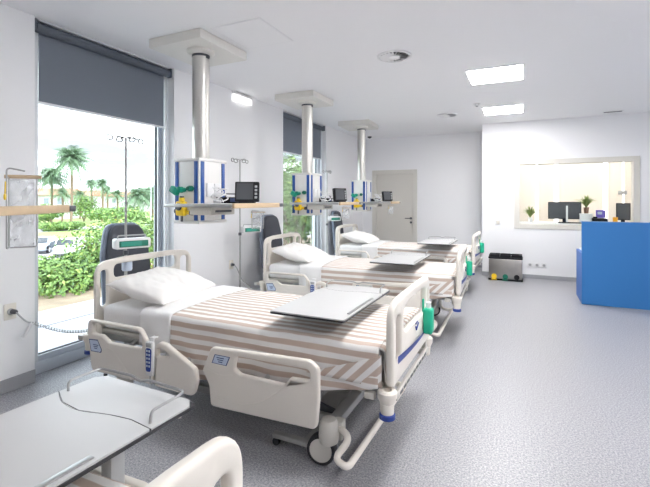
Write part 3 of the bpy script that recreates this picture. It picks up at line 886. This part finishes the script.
for i, (x, y, rz, l) in enumerate(((-1.112, 2.535, 0, 'grey overbed table with black edge over the bed shown whole'),
                                   (-1.235, 4.66, 0, 'grey overbed table standing over the middle bed'),
                                   (-1.21, 6.62+.15, 0, 'grey overbed table standing over the farthest bed'),
                                   (-1.20, .615, -.03, 'large pale overbed table with wire end rail in the bottom left corner'))):
    o = tab if i == 0 else tab0 if i == 3 else copy_tree(tab)
    o.location = (x, y, 0); o.rotation_euler = (0, 0, rz); tag(o, l, 'table', 'overbed tables')

# ------------------------------------------------------------------ ceiling pendants
def make_pendant(shelf=True):
    R = empty('ceiling_pendant')
    MB().box(-.375, .225, -.26, .40, -.085, -.001, .006).build('ceiling_plate', 'plate_paint', R)
    MB().lathe([(.125, -.085), (.125, -.108), (.10, -.128)], seg=32).build('flange', 'plate_paint', R)
    MB().lathe([(.080, -.128), (.080, -.148)], seg=32).build('collar', 'dark_metal', R)
    MB().lathe([(.077, -.148), (.077, -1.09)], seg=32).build('column', 'column_steel', R)
    MB().box(.0775-.003, .0795, -.02, .02, -.165, -.145).build('column_mark', 'dark_metal', R)
    bd = MB().box(-.14, .14, -.18, .18, -1.645, -1.115, .006).box(-.148, .148, -.188, .188, -1.115, -1.09, .004).box(-.148, .148, -.188, .188, -1.67, -1.645, .004).build('supply_head', 'pendant_body', R)
    for c in (-.115, .105): MB().box(c-.02, c+.02, -.186, -.179, -1.64, -1.12, .002).build('blue_strip', 'strip_blue', bd)
    for c in (-.14, .14): MB().box(.139, .146, c-.022, c+.022, -1.64, -1.12, .002).build('blue_strip', 'strip_blue', bd)
    for c in (-.05, .05): MB().box(.14, .16, c-.045, c+.045, -1.43, -1.31, .006).build('socket_panel', 'white_plastic', bd)
    # plugs on the side that looks down the ward
    t = MB(); t.lathe([(.026, 0), (.026, -.03), (.018, -.035), (.018, -.05)], (.055, -.18, -1.36), 'y', 18); t.build('gas_socket', 'teal_dark', bd)
    t = MB(); t.lathe([(.020, 0), (.020, -.03), (.028, -.035), (.028, -.08), (.020, -.085)], (-.025, -.18, -1.37), 'y', 18)
    M = Matrix.Translation((-.06, -.25, -1.385))@Matrix.Rotation(.5, 4, 'Y'); t.box(-.06, .03, -.025, .025, -.03, .03, .012, M=M); t.build('gas_plug', 'teal', bd)
    ox, oy = .045, .045
    t = MB(); t.box(-.12+ox, -.02+ox, -.29+oy, -.24+oy, -1.60, -1.47, .015); t.lathe([(.028, 0), (.028, -.04)], (-.07+ox, -.18, -1.53), 'y', 18)
    t.cyl((-.12+ox, -.26+oy, -1.56), (.03+ox, -.26+oy, -1.57), .018, 14); t.cyl((-.07+ox, -.26+oy, -1.47), (-.07+ox, -.26+oy, -1.44), .025, 14)
    t = t.build('vacuum_regulator', 'yellow', bd)
    for a_, b_, r_ in (((-.14, -.26, -1.555), (-.12, -.26, -1.557), .024), ((-.07, -.26, -1.65), (-.07, -.26, -1.60), .011), ((.03, -.26, -1.57), (.05, -.26, -1.572), .022), ((-.07, -.26, -1.44), (-.07, -.26, -1.425), .020)):
        MB().cyl((a_[0]+ox, a_[1]+oy, a_[2]), (b_[0]+ox, b_[1]+oy, b_[2]), r_, 14).build('knob', 'dark_metal', t)
    g = MB(); g.lathe([(.028, 0), (.032, -.004), (.032, -.016), (.027, -.02)], (-.07+ox, -.29+oy, -1.52), 'y', 20); g.build('gauge', 'dark_metal', t)
    # shelf on the bed side
    MB().box(.150, .64, -.37, .30, -1.520, -1.490, .006).build('shelf', 'white_plastic', R)
    MB().box(.64, .665, -.37, .30, -1.526, -1.486, .004).build('wood_edge', 'wood_edge', R)
    MB().box(.638, .668, .301, .36, -1.522, -1.490, .006).build('end_cap', 'dark_metal', R)
    MB().box(-.06, .64, -.39, -.371, -1.520, -1.492, .004).build('equipment_rail', 'steel', R)
    MB().box(.17, .40, -.33, -.02, -1.585, -1.522, .008).build('drawer', 'bed_plastic_dark', R)
    dr = MB().box(.40, .404, -.28, -.07, -1.562, -1.545).build('drawer_pull', 'dark_metal', R)
    return R
P0 = make_pendant()
PEND = [(-2.69, 3.02, 0, 'ceiling pendant on a steel column beside the nearer window, nearest of the three columns'),
        (-2.735, 5.22, .0, 'middle ceiling pendant, its column in front of the farther window'),
        (-2.75, 7.44, .06, 'farthest ceiling pendant, in front of the cream door'),
        (-2.62, .86, .50, 'wood-edged shelf end of a pendant entering at the left edge')]
pends = []
for i, (x, y, rz, l) in enumerate(PEND):
    o = P0 if i == 0 else copy_tree(P0)
    o.location = (x, y, H); o.rotation_euler = (0, 0, rz); tag(o, l, 'medical pendant', 'ceiling pendants'); pends.append(o)

def make_screen():
    R = empty('patient_monitor')
    tilt = Matrix.Rotation(math.radians(-8), 4, 'X')
    MB().box(-.105, .105, -.02, .03, .015, .19, .008, M=tilt).build('casing', 'black_plastic', R)
    MB().box(-.09, .055, -.0235, -.0195, .032, .175, M=tilt).build('screen', 'screen_grey', R, smooth=False)
    k = MB()
    for q in range(4): k.box(.068, .09, -.024, -.0195, .04+q*.032, .06+q*.032, .002, M=tilt)
    k.build('keys', 'grey_plastic', R)
    MB().box(-.07, .07, -.03, .07, 0, .02, .005).build('base', 'black_plastic', R)
    return R
def make_cables():
    R = empty('sensor_cable')
    for q in range(3):
        pts = []
        for k in range(9):
            a = k*1.15+q*2; pts.append((.05*math.cos(a)+.02*q, .06*math.sin(a)*(1-.05*k), .012+.016*k+.01*math.sin(k*2+q)))
        MB().tube(smooth_path(pts, 5), .0055, 6).build('cable_loop', 'white_plastic', R)
    MB().box(-.03, .03, -.02, .02, 0, .03, .006).build('connector', 'grey_plastic', R)
    return R
def make_module():
    R = empty('equipment_module')
    MB().box(-.07, .07, -.1, .1, 0, .055, .006).build('module_body', 'black_plastic', R)
    MB().box(.071, .074, -.08, .0, .012, .045, .001).build('blue_panel', 'label_blue', R)
    MB().box(.071, .074, .02, .08, .012, .045, .001).build('white_panel', 'white_plastic', R)
    MB().tube(round_path([(.02, -.08, .055), (.02, -.08, .085), (.02, .08, .085), (.02, .08, .055)], .02), .006, 8).build('handle', 'dark_metal', R)
    return R
sc0, cb0, md0 = make_screen(), make_cables(), make_module()
zs = H-1.490+.0005
where = ('near', 'middle', 'farthest')
for i in range(3):
    x, y, rz = PEND[i][:3]
    for src, loc, r2, cat, l, grp in ((sc0, (.50, .02, 0), math.radians((28, 62, 50)[i]), 'monitor', 'small black patient monitor on the shelf of the %s pendant', 'patient monitors'),
                                 (cb0, (.34, -.18, 0), .4, 'cable', 'loose white sensor cables on the shelf of the %s pendant', 'loose cables'),
                                 (md0, (.26, .08, 0), 0, 'equipment', 'small black and blue equipment module on the shelf of the %s pendant', 'equipment modules')):
        o = src if i == 0 else copy_tree(src)
        v = Matrix.Rotation(rz, 3, 'Z')@Vector(loc); o.location = (x+v.x, y+v.y, zs); o.rotation_euler = (0, 0, rz+r2)
        tag(o, l % where[i], cat, grp)

# clear bag holders under the shelves
def make_bag():
    R = empty('bag_holder')
    w_, h_ = .055, .33
    MB().tube(round_path([(-w_, 0, 0), (-w_, 0, -h_), (w_, 0, -h_), (w_, 0, 0)], .012), .0035, 6).tube(round_path([(-w_, -.05, .0), (-w_, -.05, -h_), (-w_, 0, -h_)], .01), .0035, 6).tube([(-w_, -.05, 0), (-w_, 0, 0)], .0035, 6).build('wire_frame', 'steel', R)
    MB().cyl((-w_-.015, -.012, .005), (w_+.02, -.012, .005), .009, 10).build('top_rod', 'wood_edge', R)
    P = []
    for i in range(15):
        z_ = -.01-(h_-.012)*i/14; P.append([Vector((-w_+.008+(2*w_-.016)*j/10, -.02+.014*noise.noise(Vector((j*.5, i*.6, 2))), z_)) for j in range(11)])
    m = MB().grid(P); o = m.build('clear_bag', 'clear_plastic', R); md = o.modifiers.new('t', 'SOLIDIFY'); md.thickness = .002
    MB().tube(round_path([(-w_, -.05, 0), (-w_, -.05, .045), (-w_+.07, -.05, .03)], .02), .004, 6).build('hook', 'steel', R)
    MB().lathe([(.010, -.004), (.015, -.003), (.015, .003), (.010, .004)], (-w_-.004, -.06, -.09), 'x', 14).tube([(-w_-.004, -.06, -.075), (-w_-.004, -.052, -.02)], .003, 6).build('yellow_tag', 'yellow', R)
    return R
bg = make_bag()
dirs = math.atan2(1.27, -2.2)
bg.location = (-2.16, 1.20, 1.545); bg.rotation_euler = (0, 0, math.radians(52))
tag(bg, 'clear plastic bag in a wire holder behind the shelf at the left edge', 'bag holder', 'clear bag holders')
for i, l in ((0, 'clear plastic bag hanging under the shelf of the nearest pendant'), (1, 'clear plastic bag hanging under the shelf of the middle pendant'), (2, 'clear plastic bag hanging under the shelf of the farthest pendant')):
    x, y, rz = PEND[i][:3]
    o = copy_tree(bg); v = Matrix.Rotation(rz, 3, 'Z')@Vector((.52, .16, 0)); o.location = (x+v.x, y+v.y, H-1.527-.045); o.rotation_euler = (0, 0, rz+.5); o.scale = (.9, .9, .45); tag(o, l)

# ------------------------------------------------------------------ bed-head stuff: chairs, drip poles, pumps, sockets, cables
def make_chair():
    R = empty('armchair')
    fn = lambda x: (lambda u, v, w_: (x+w_-.10*(v-.45)-.02*(u/.25)**2*-1, u, v))
    out = fillet([(-.265, .46, .04), (.265, .46, .04), (.255, .95, .1), (.19, 1.225, .13), (-.19, 1.225, .13), (-.255, .95, .1)], 8)
    inn = [(u*.90, .47+(v-.46)*.965) for u, v in out]
    MB().plate(out, [], .05, .02, fn(-.14)).build('back_shell', 'chair_shell', R)
    MB().plate(inn, [], .05, .024, fn(-.095)).build('back_cushion', 'chair_fabric', R)
    MB().box(-.15, .20, -.235, .235, .38, .46, .03, 3).build('seat', 'chair_fabric', R)
    MB().box(-.15, .19, -.225, .225, .35, .385, .008).build('seat_frame', 'chair_shell', R)
    for x in (-.12, .16):
        for y in (-.20, .20): MB().cyl((x, y, .002), (x, y, .352), .014, 10).build('leg', 'steel', R)
    return R
ch = make_chair()
for i, (x, y, rz, l) in enumerate(((-3.20, 2.76, 0, 'high-backed grey chair behind the nearest whole bed, against the near window'), (-3.20, 5.25, 0, 'high-backed grey chair behind the headboard of the middle bed'), (-3.24, 7.80, .1, 'high-backed grey chair behind the headboard of the farthest bed'))):
    o = ch if i == 0 else copy_tree(ch); o.location = (x, y, 0); o.rotation_euler = (0, 0, rz); tag(o, l, 'chair', 'bedside chairs')
def make_pole():
    R = empty('drip_pole')
    MB().cyl((0, 0, .06), (0, 0, 1.0), .0125, 12).cyl((0, 0, .98), (0, 0, 1.96), .0095, 12).build('pole', 'steel', R)
    hk = MB()
    for a in (PI/2, -PI/2, .5, PI+.5):
        L = .15 if abs(abs(a)-PI/2) < .01 else .05
        d_ = Vector((math.cos(a), math.sin(a), 0)); pts = []
        pts += [Vector((0, 0, 1.955)), d_*L*.55+Vector((0, 0, 1.962)), d_*L*.8+Vector((0, 0, 1.955))]
        for k in range(7):
            t = PI*.9-k*PI*.30; pts.append(d_*(L*1.0+.026*math.cos(t))+Vector((0, 0, 1.945-.022*math.sin(t))))
        hk.tube(smooth_path(pts, 4), .0058, 6)
    hk.build('hooks', 'steel', R)
    b_ = MB(); b_.lathe([(.05, .03), (.05, .05), (.018, .07)], seg=16)
    for k in range(5):
        a = 2*PI*k/5+.3; b_.cyl((0, 0, .04), (.15*math.cos(a), .15*math.sin(a), .03), .009, 8)
    b_.build('base', 'steel', R)
    for k in range(5):
        a = 2*PI*k/5+.3; MB().lathe([(.005, -.008), (.0145, -.008), (.0145, .008), (.005, .008)], (.15*math.cos(a), .15*math.sin(a), .0147), 'y', 12).build('small_caster', 'rubber', R)
    MB().lathe([(.02, .985), (.02, 1.02)], seg=12).build('clamp_collar', 'dark_metal', R)
    return R
pp = make_pole()
def make_pump():
    R = empty('infusion_pump')
    MB().box(-.05, .05, -.14, .14, -.042, .042, .015, 3).build('casing', 'white_plastic', R)
    MB().box(.049, .054, -.115, .115, -.026, .024, .002).build('green_bezel', 'teal_dark', R)
    MB().box(.054, .056, -.10, .06, -.018, .016).build('display', 'pump_display', R, smooth=False)
    MB().tube(round_path([(0, -.11, .04), (0, -.11, .065), (0, .11, .065), (0, .11, .04)], .02), .006, 8).build('handle', 'grey_plastic', R)
    MB().box(-.075, -.045, -.025, .025, -.025, .025, .005).build('clamp', 'dark_metal', R)
    return R
pu = make_pump()
for i, (x, y, yo, z_, l, l2) in enumerate(((-2.99, 2.455, .0, 1.085, 'steel drip pole behind the headboard of the bed shown whole, against the window', 'white pump with green display on the drip pole at the near window'),
                               (-3.30, 4.43, .13, 1.055, 'thin steel drip pole between the nearest pendant and the middle bed', 'white pump with green display on the drip pole before the white wall'),
                               (-3.18, 6.83, .14, 1.10, 'steel drip pole at the head of the farthest bed', 'white pump with green display at the head of the farthest bed'))):
    o = pp if i == 0 else copy_tree(pp); o.location = (x, y, 0); tag(o, l, 'drip stand', 'drip poles')
    o = pu if i == 0 else copy_tree(pu); o.location = (x+.07, y+yo, z_); o.rotation_euler = (0, 0, -.35); tag(o, l2, 'infusion pump', 'infusion pumps')
sj = empty('suction_jar', (-2.945, 2.43, .86), 0, 'small clear jar with blue lid on the near drip pole, seen through the headboard slot', 'jar')
MB().lathe([(.035, 0), (.04, .01), (.04, .075), (.036, .08)], seg=20).build('jar_body', 'label_pale', sj)
MB().lathe([(.043, .078), (.043, .10), (.03, .106)], seg=20).build('lid', 'navy', sj)
MB().tube([(-.038, 0, .05), (-.045, .02, .05)], .006, 6).build('clip', 'steel', sj)

def left_socket(y, z_, label):
    r = empty('wall_socket', (WX, y, z_), 0, label, 'socket')
    MB().box(0, .010, -.042, .042, -.06, .06, .004).build('cover_plate', 'ivory_plastic', r)
    MB().lathe([(.024, .010), (.024, .016), (.019, .017)], (0, .0, 0), 'x', 18).build('socket_well', 'grey_plastic', r)
left_socket(1.85, .60, 'white wall socket at the left edge with a coiled cable plugged in')
left_socket(4.50, .585, 'wall socket on the white wall behind the drip pole of the middle bed')
cc = empty('power_cable', (-3.47, 1.86, .60), 0, 'grey coiled power cable from the left wall socket to the nearest whole bed', 'cable')
MB().lathe([(.018, 0), (.018, .035), (.012, .05)], (-.012, 0, 0), 'x', 14).build('plug', 'dark_metal', cc)
e0 = Vector((.04, 0, 0)); s0 = Vector((.11, .08, -.09)); e1 = Vector((.60, .30, -.12))
MB().tube(smooth_path([(.035, 0, 0), (.05, .015, -.03), (.08, .05, -.08), s0], 6), .006, 8).build('lead', 'grey_plastic', cc)
pts = []
n_t = 26
ax = (e1-s0); axn = ax.normalized(); u1 = axn.cross(Vector((0, 0, 1))).normalized(); u2 = axn.cross(u1)
for k in range(n_t*10+1):
    t = k/(n_t*10); a = 2*PI*k/10
    pts.append(s0+ax*t+Vector((0, 0, -.05*math.sin(PI*t)))+(u1*math.cos(a)+u2*math.sin(a))*.011)
MB().tube(pts, .0042, 5).build('coil', 'grey_plastic', cc)
MB().cyl(tuple(Vector(pts[0])), (.06, .04, -.19), .012, 10).cyl((.06, .04, -.19), (.058, .038, -.195), .016, 10).build('free_plug', 'white_plastic', cc)
MB().tube(smooth_path([pts[-1], e1+Vector((.06, .08, -.02)), e1+Vector((.15, .14, -.03))], 5), .005, 6).build('bed_lead', 'grey_plastic', cc)
c2 = empty('wall_cable', (-3.486, 4.50, .585), 0, 'thin grey cable hanging from the wall socket to the middle bed', 'cable')
MB().lathe([(.017, 0), (.017, .03), (.01, .04)], (.004, 0, 0), 'x', 12).build('plug', 'dark_metal', c2)
MB().tube(smooth_path([(.04, 0, 0), (.07, .02, -.05), (.15, .05, -.22), (.30, .06, -.30), (.48, .05, -.26)], 8), .006, 8).build('lead', 'grey_plastic', c2)

# ------------------------------------------------------------------ outside
struct(MB().box(-5.75, WX-.3, -8, 24, -.16, -.03), 'terrace', 'terrace_stone')
jt = MB(); jt.box(-5.06, -5.02, -8, 24, -.032, -.028)
tag(jt.build('drain_slot', 'joint_dark', smooth=False), 'dark dashed drain line in the paving outside the near window', 'drain')
g = MB()
P = []
prof = [(-5.75, -.10), (-8, -.25), (-12, -1.2), (-18, -2.6), (-24, -3.4), (-26, -3.5)]
P = [[Vector((x, y, z_)) for y in (-30, 0, 30, 60, 110)] for x, z_ in prof]
struct(g.grid(P), 'terrain_bank', 'hedge_soil')
struct(MB().box(-54, -26, -60, 110, -3.7, -3.5), 'road', 'asphalt')
struct(MB().box(-420, -54, -200, 420, -3.75, -3.47), 'lawn', 'lawn_green')
struct(MB().box(-73, -66, -60, 110, -3.47, -3.44), 'road_strip', 'asphalt')

def leafcloud(mb, blobs, n, size, mats):
    for i in range(n):
        c, r = random.choice(blobs)
        v = Vector((random.gauss(0, 1), random.gauss(0, 1), random.gauss(0, 1))).normalized()*random.uniform(.45, 1.0)**.5
        p = Vector(c)+Vector((v.x*r[0], v.y*r[1], v.z*r[2]))
        mb.use(mats[0] if random.random() < .6 else random.choice(mats))
        n_ = (v+Vector((random.uniform(-.7, .7), random.uniform(-.7, .7), random.uniform(-.2, .9)))).normalized()
        a = n_.orthogonal().normalized(); a.rotate(Matrix.Rotation(random.uniform(0, 6.28), 3, n_)); b_ = n_.cross(a)
        s_ = size*random.uniform(.6, 1.3)
        n0 = len(mb.bm.faces)
        vs = [mb.bm.verts.new(p+q) for q in (-a*s_*.5, b_*s_*.26+n_*s_*.06, a*s_*.5, -b_*s_*.26+n_*s_*.06)]
        mb.bm.faces.new(vs); mb._mark(n0)
def bush(x, y, z0, rx, ry, h, n, size, mats, label, name='shrub', trunk=.0, cat='shrub', grp='shrubs outside the windows'):
    R = empty(name, (x, y, z0), 0, label, cat, grp)
    m = MB(); bl_ = []
    for k in range(9):
        a = random.uniform(0, 6.28); q = random.uniform(.0, .62)
        bl_.append(((rx*q*math.cos(a), ry*q*math.sin(a), trunk+(h-trunk)*random.uniform(.3, .72)), (rx*.5, ry*.5, (h-trunk)*.30)))
    leafcloud(m, bl_, n, size, mats)
    m.build('foliage', None, R, smooth=False, recalc=False)
    s_ = MB()
    for k in range(6):
        a = 6.28*k/6; s_.tube(smooth_path([(0, 0, -.05), (rx*.15*math.cos(a), ry*.15*math.sin(a), h*.3), (rx*.4*math.cos(a), ry*.4*math.sin(a), h*.65)], 4), .02*max(1, h*.6), 6)
    s_.build('stems', 'bark', R)
LA = ['leaf_a', 'leaf_b', 'leaf_c']; LB = ['leaf_b', 'leaf_yellow', 'leaf_a']
def at(px, d): 
    l = (px-325)/420*d; return (-.4264*d+.9045*l, .9045*d+.4264*l)
shr = [((48, 7.6), 1.0, .9, .62, LA, 'low green shrub just outside the near window, left end of its hedge'), ((66, 8.0), 1.1, 1.0, .66, LA, 'green shrub in the middle of the hedge outside the near window'),
       ((88, 8.2), 1.1, 1.0, .72, LA, 'green shrub behind the headboard of the nearest whole bed'), ((60, 10.5), 1.3, 1.2, .62, LB, 'yellow flowering shrub beyond the hedge of the near window'),
       ((108, 8.8), 1.2, 1.1, 1.3, LA, 'bushy shrub right behind the near drip pole'), ((140, 9.5), 1.2, 1.1, 1.5, LA, 'tall shrub at the right side of the near window'),
       ((40, 11.5), 1.2, 1.2, .55, LA, 'dull green shrub at the left side of the near window')]
for (px, d_), rx, ry, h_, ms, l in shr:
    x, y = at(px, d_); bush(x, y, -.25-max(0, (-8-x))*.23, rx, ry, h_+max(0, (-8-x))*.1, 2200, .085, ms, l)
for (px, d_), h_, l in (((104, 15), 2.6, 'loose yellow-green bush beside the parked cars'), ((128, 14), 2.7, 'loose yellow-green bush behind the near drip pole, right'), ((152, 16), 3.0, 'tall yellow-green bush at the right edge of the near window')):
    x, y = at(px, d_); bush(x, y, -1.75, 1.45, 1.45, h_, 2400, .11, LB, l)
for (px, d_), h_, r_, l in (((296, 12.5), 3.4, 1.4, 'leafy young tree outside the farther window, left'), ((318, 13.5), 3.2, 1.5, 'leafy young tree outside the farther window, right'), ((285, 17), 4.2, 1.7, 'taller tree behind, outside the farther window')):
    x, y = at(px, d_); bush(x, y, -.6, r_, r_, h_, 3000, .15, LA, l, 'young_tree', .5, 'tree', 'trees outside the farther window')
for (px, d_), h_, l in (((300, 7.9), 1.0, 'low shrub at the foot of the farther window, left'), ((318, 8.6), 1.0, 'low shrub at the foot of the farther window, right')):
    x, y = at(px, d_); x = min(x, -6.2); bush(x, y, -.2, .9, .9, h_, 1300, .12, LA, l)

def palm(px, d_, top, label, n=46, fl_=3.2):
    x, y = at(px, d_)
    R = empty('palm_tree', (x, y, -3.5), 0, label, 'palm tree', 'palm trees outside')
    hh = top+3.5-fl_*.35
    MB().tube(smooth_path([(0, 0, 0), (.1, .1, hh*.4), (0, .15, hh*.8), (0, 0, hh)], 4), .22, 10).build('trunk', 'bark', R)
    m = MB()
    for i in range(n):
        a = i*2.399; el = 1.25-1.75*(i/n); L = fl_*random.uniform(.85, 1.1)
        d = Vector((math.cos(a)*math.cos(el), math.sin(a)*math.cos(el), math.sin(el)))
        prev = None; K = 7
        for k in range(K+1):
            t = k/K
            p = Vector((0, 0, hh))+d*L*t+Vector((0, 0, -L*.55*t*t))
            if prev is not None:
                tg = (p-prev).normalized(); sd = tg.cross(Vector((0, 0, 1)))
                sd = sd.normalized() if sd.length > 1e-3 else Vector((1, 0, 0))
                wl = .62*math.sin(PI*min(1, .15+t*.85))*fl_/3.2
                for s_ in (-1, 1):
                    n0 = len(m.bm.faces)
                    q = p+sd*s_*wl+tg*.35-Vector((0, 0, wl*.45))
                    q2 = prev.lerp(p, .5)+sd*s_*wl+tg*.35-Vector((0, 0, wl*.45))
                    for (b0, b1, tip) in ((prev, prev.lerp(p, .38), q2), (prev.lerp(p, .5), prev.lerp(p, .88), q)):
                        m.bm.faces.new([m.bm.verts.new(b0), m.bm.verts.new(b1), m.bm.verts.new(tip)])
            prev = p
    m.build('crown', 'palm_leaf', R, smooth=False, recalc=False)
for px, d_, top, l, n_, fl_ in ((71, 78, 11.2, 'tallest palm tree outside the near window, with a full round crown', 60, 3.9), (51, 82, 8.0, 'second large palm tree, left of the tallest palm', 54, 3.7),
                 (91, 100, 6.4, 'small distant palm right of the tallest palm', 34, 3.0), (102, 92, 6.2, 'small distant palm, tallest of the little cluster', 34, 3.0), (107, 108, 5.0, 'lower distant palm in front of the little cluster', 34, 2.8),
                 (117, 98, 4.0, 'small distant palm just left of the near drip pole', 30, 3.0), (62, 96, 4.3, 'small distant palm between the two large palms', 30, 3.0), (80, 108, 4.0, 'small distant palm behind the tallest trunk', 30, 3.0),
                 (138, 82, 4.0, 'palm by the street lamp, left of two', 40, 3.4), (152, 86, 4.4, 'palm by the street lamp, right of two', 40, 3.4)):
    palm(px, d_, top, l, int(n_*1.2), fl_*(1.42 if fl_ > 3.1 else 1.08))
for px, d_, r_, h_, l in ((84, 95, 4.2, 6.3, 'round distant tree under the small palms'), (47, 70, 3.2, 4.5, 'round green tree at the left edge of the near window'), (110, 70, 4.5, 3.8, 'broad distant tree behind the near drip pole'), (126, 62, 4.0, 4.2, 'broad distant tree left of the street lamp')):
    x, y = at(px, d_); bush(x, y, -3.5, r_, r_, h_, 1500, .5, LA, l, 'distant_tree', 1.0, 'tree', 'distant trees')
for px, d_, l in ((52, 66, 'clipped hedge beyond the parked cars, left part'), (62, 68, 'clipped hedge beyond the parked cars, middle part'), (74, 70, 'clipped hedge beyond the parked cars, right part')):
    x, y = at(px, d_); bush(x, y, -3.5, 2.6, 3.2, 1.5, 1000, .4, LA, l, 'hedge_shrub')

def car(px, d_, rz, body, label):
    x, y = at(px, d_); R = empty('parked_car', (x, y, -3.5), rz, label, 'car', 'parked cars')
    pr_ = fillet([(-2.1, .30, .1), (-2.1, .80, .15), (-1.35, .93, .2), (-.75, 1.42, .2), (.75, 1.45, .25), (1.75, 1.0, .2), (2.1, .85, .15), (2.1, .30, .1)], 4)
    m = MB(); m.plate(pr_, [], 1.66, .12, lambda u, v, w_: (u, w_*(1-.13*max(0, v-.9)/.5), v)); b_ = m.build('body', body, R)
    for s_ in (-1, 1):
        g_ = fillet([(-1.15, .95, .03), (-.70, 1.36, .06), (.68, 1.38, .06), (1.45, 1.02, .03)], 3)
        MB().prism([(u, s_*(.836*(1-.13*max(0, v-.9)/.5)), v) for u, v in g_], (0, s_*.008, 0)).build('side_window', 'car_glass', R, smooth=False)
        for xx in (-1.3, 1.3):
            wl = MB(); wl.lathe([(.18, -.1), (.31, -.1), (.33, 0), (.31, .1), (.18, .1)], (xx, s_*.75, .33), 'y', 22); wl = wl.build('wheel', 'rubber', R)
            MB().lathe([(.03, s_*.11), (.2, s_*.105), (.2, 0)], (xx, s_*.75, .33), 'y', 18).build('hub_cap', 'alu_light', wl)
    MB().prism([(-1.30, -.66, 1.02), (-1.30, .66, 1.02), (-.82, .58, 1.39), (-.82, -.58, 1.39)], (-.03, 0, .04)).build('windscreen', 'car_glass', R, smooth=False)
    for s_ in (-1, 1): MB().box(-2.11, -2.0, s_*.6-.15, s_*.6+.15, .66, .80, .03).build('headlight', 'label_pale', R)
car(66, 38, 2.5, 'car_white', 'white parked car seen through the near window, the nearer and right-hand one')
car(44, 40, 2.3, 'car_silver', 'pale silver parked car partly behind the window frame')
car(113, 44, 2.4, 'car_white', 'white parked car mostly hidden behind the yellow-green bush')

def house(px, d_, w_, h_, label, base=-3.5, floors=2, rz=.55):
    x, y = at(px, d_); R = empty('white_house', (x, y, base), rz, label, 'house', 'white houses in the distance')
    MB().box(-w_/2, w_/2, -5, 5, 0, h_).build('walls', 'house_white', R, smooth=False)
    MB().prism([(-w_/2-.5, -5.6, h_), (-w_/2-.5, 0, h_+1.9), (-w_/2-.5, 5.6, h_)], (w_+1, 0, 0)).build('roof', 'roof_tile', R, smooth=False)
    n = int(w_/3)
    for f_ in range(floors):
        for k in range(n):
            cx = -w_/2+1.6+k*(w_-3.2)/max(1, n-1)
            wv = MB().box(cx-.6, cx+.6, -5.06, -5.0, .9+f_*3, 2.4+f_*3).build('window', 'house_glass', R, smooth=False)
for px, d_, w_, h_, l in ((50, 112, 13, 6.2, 'white house with red roof behind the left palm'), (74, 134, 15, 6.2, 'white house with red roof behind the tallest trunk'), (100, 158, 17, 6.2, 'distant white house under the small palms'), (124, 182, 19, 6.6, 'distant white house behind the near drip pole'), (150, 208, 22, 7.0, 'distant white house behind the street lamp')):
    house(px, d_, w_, h_, l)
x, y = at(151, 58)
r = empty('street_lamp', (x, y, -3.5), 0, 'slim grey street lamp with a long arm outside the near window', 'street lamp')
MB().tube([(0, 0, 0), (0, 0, 8.6)], [.09, .05], 10).build('post', 'steel', r)
MB().tube(round_path([(0, 0, 8.5), (0, 0, 8.8), (-1.4, -.6, 9.1)], .2), .04, 8).build('arm', 'steel', r)
MB().box(-1.9, -1.3, -.85, -.5, 9.05, 9.15, .03).build('lamp_head', 'steel', r)

# ------------------------------------------------------------------ light
W = bpy.data.worlds.new('sky'); S.world = W; W.use_nodes = True
nt = W.node_tree; nt.nodes.clear()
out = nt.nodes.new('ShaderNodeOutputWorld'); bg_ = nt.nodes.new('ShaderNodeBackground')
tc = nt.nodes.new('ShaderNodeTexCoord'); mp = nt.nodes.new('ShaderNodeMapping'); mp.inputs['Scale'].default_value = (1, 1, 4)
n1 = nt.nodes.new('ShaderNodeTexNoise'); n1.inputs['Scale'].default_value = 3.5; n1.inputs['Detail'].default_value = 7; n1.inputs['Roughness'].default_value = .6
cr = nt.nodes.new('ShaderNodeValToRGB'); e = cr.color_ramp.elements
e[0].position = .42; e[0].color = (.066, .072, .080, 1); e[1].position = .70; e[1].color = (.85, .93, 1, 1)
nt.links.new(tc.outputs['Generated'], mp.inputs[0]); nt.links.new(mp.outputs[0], n1.inputs['Vector']); nt.links.new(n1.outputs['Fac'], cr.inputs[0])
nt.links.new(cr.outputs[0], bg_.inputs[0]); bg_.inputs[1].default_value = 3.6
nt.links.new(bg_.outputs[0], out.inputs[0])
sun = bpy.data.lights.new('sun', 'SUN'); so = bpy.data.objects.new('sun', sun); COL.objects.link(so)
sun.energy = .8; sun.angle = .02; sun.color = (1, .95, .88); so.rotation_euler = (math.radians(38), 0, math.radians(60))
so.location = (10, -10, 20)

S.view_settings.view_transform = 'Standard'; S.view_settings.look = 'None'
S.view_settings.gamma = 1; S.view_settings.use_curve_mapping = False
S.view_settings.exposure = 2.15
S.cycles.max_bounces = 12; S.cycles.diffuse_bounces = 8; S.cycles.transparent_max_bounces = 12
S.cycles.sample_clamp_indirect = 8
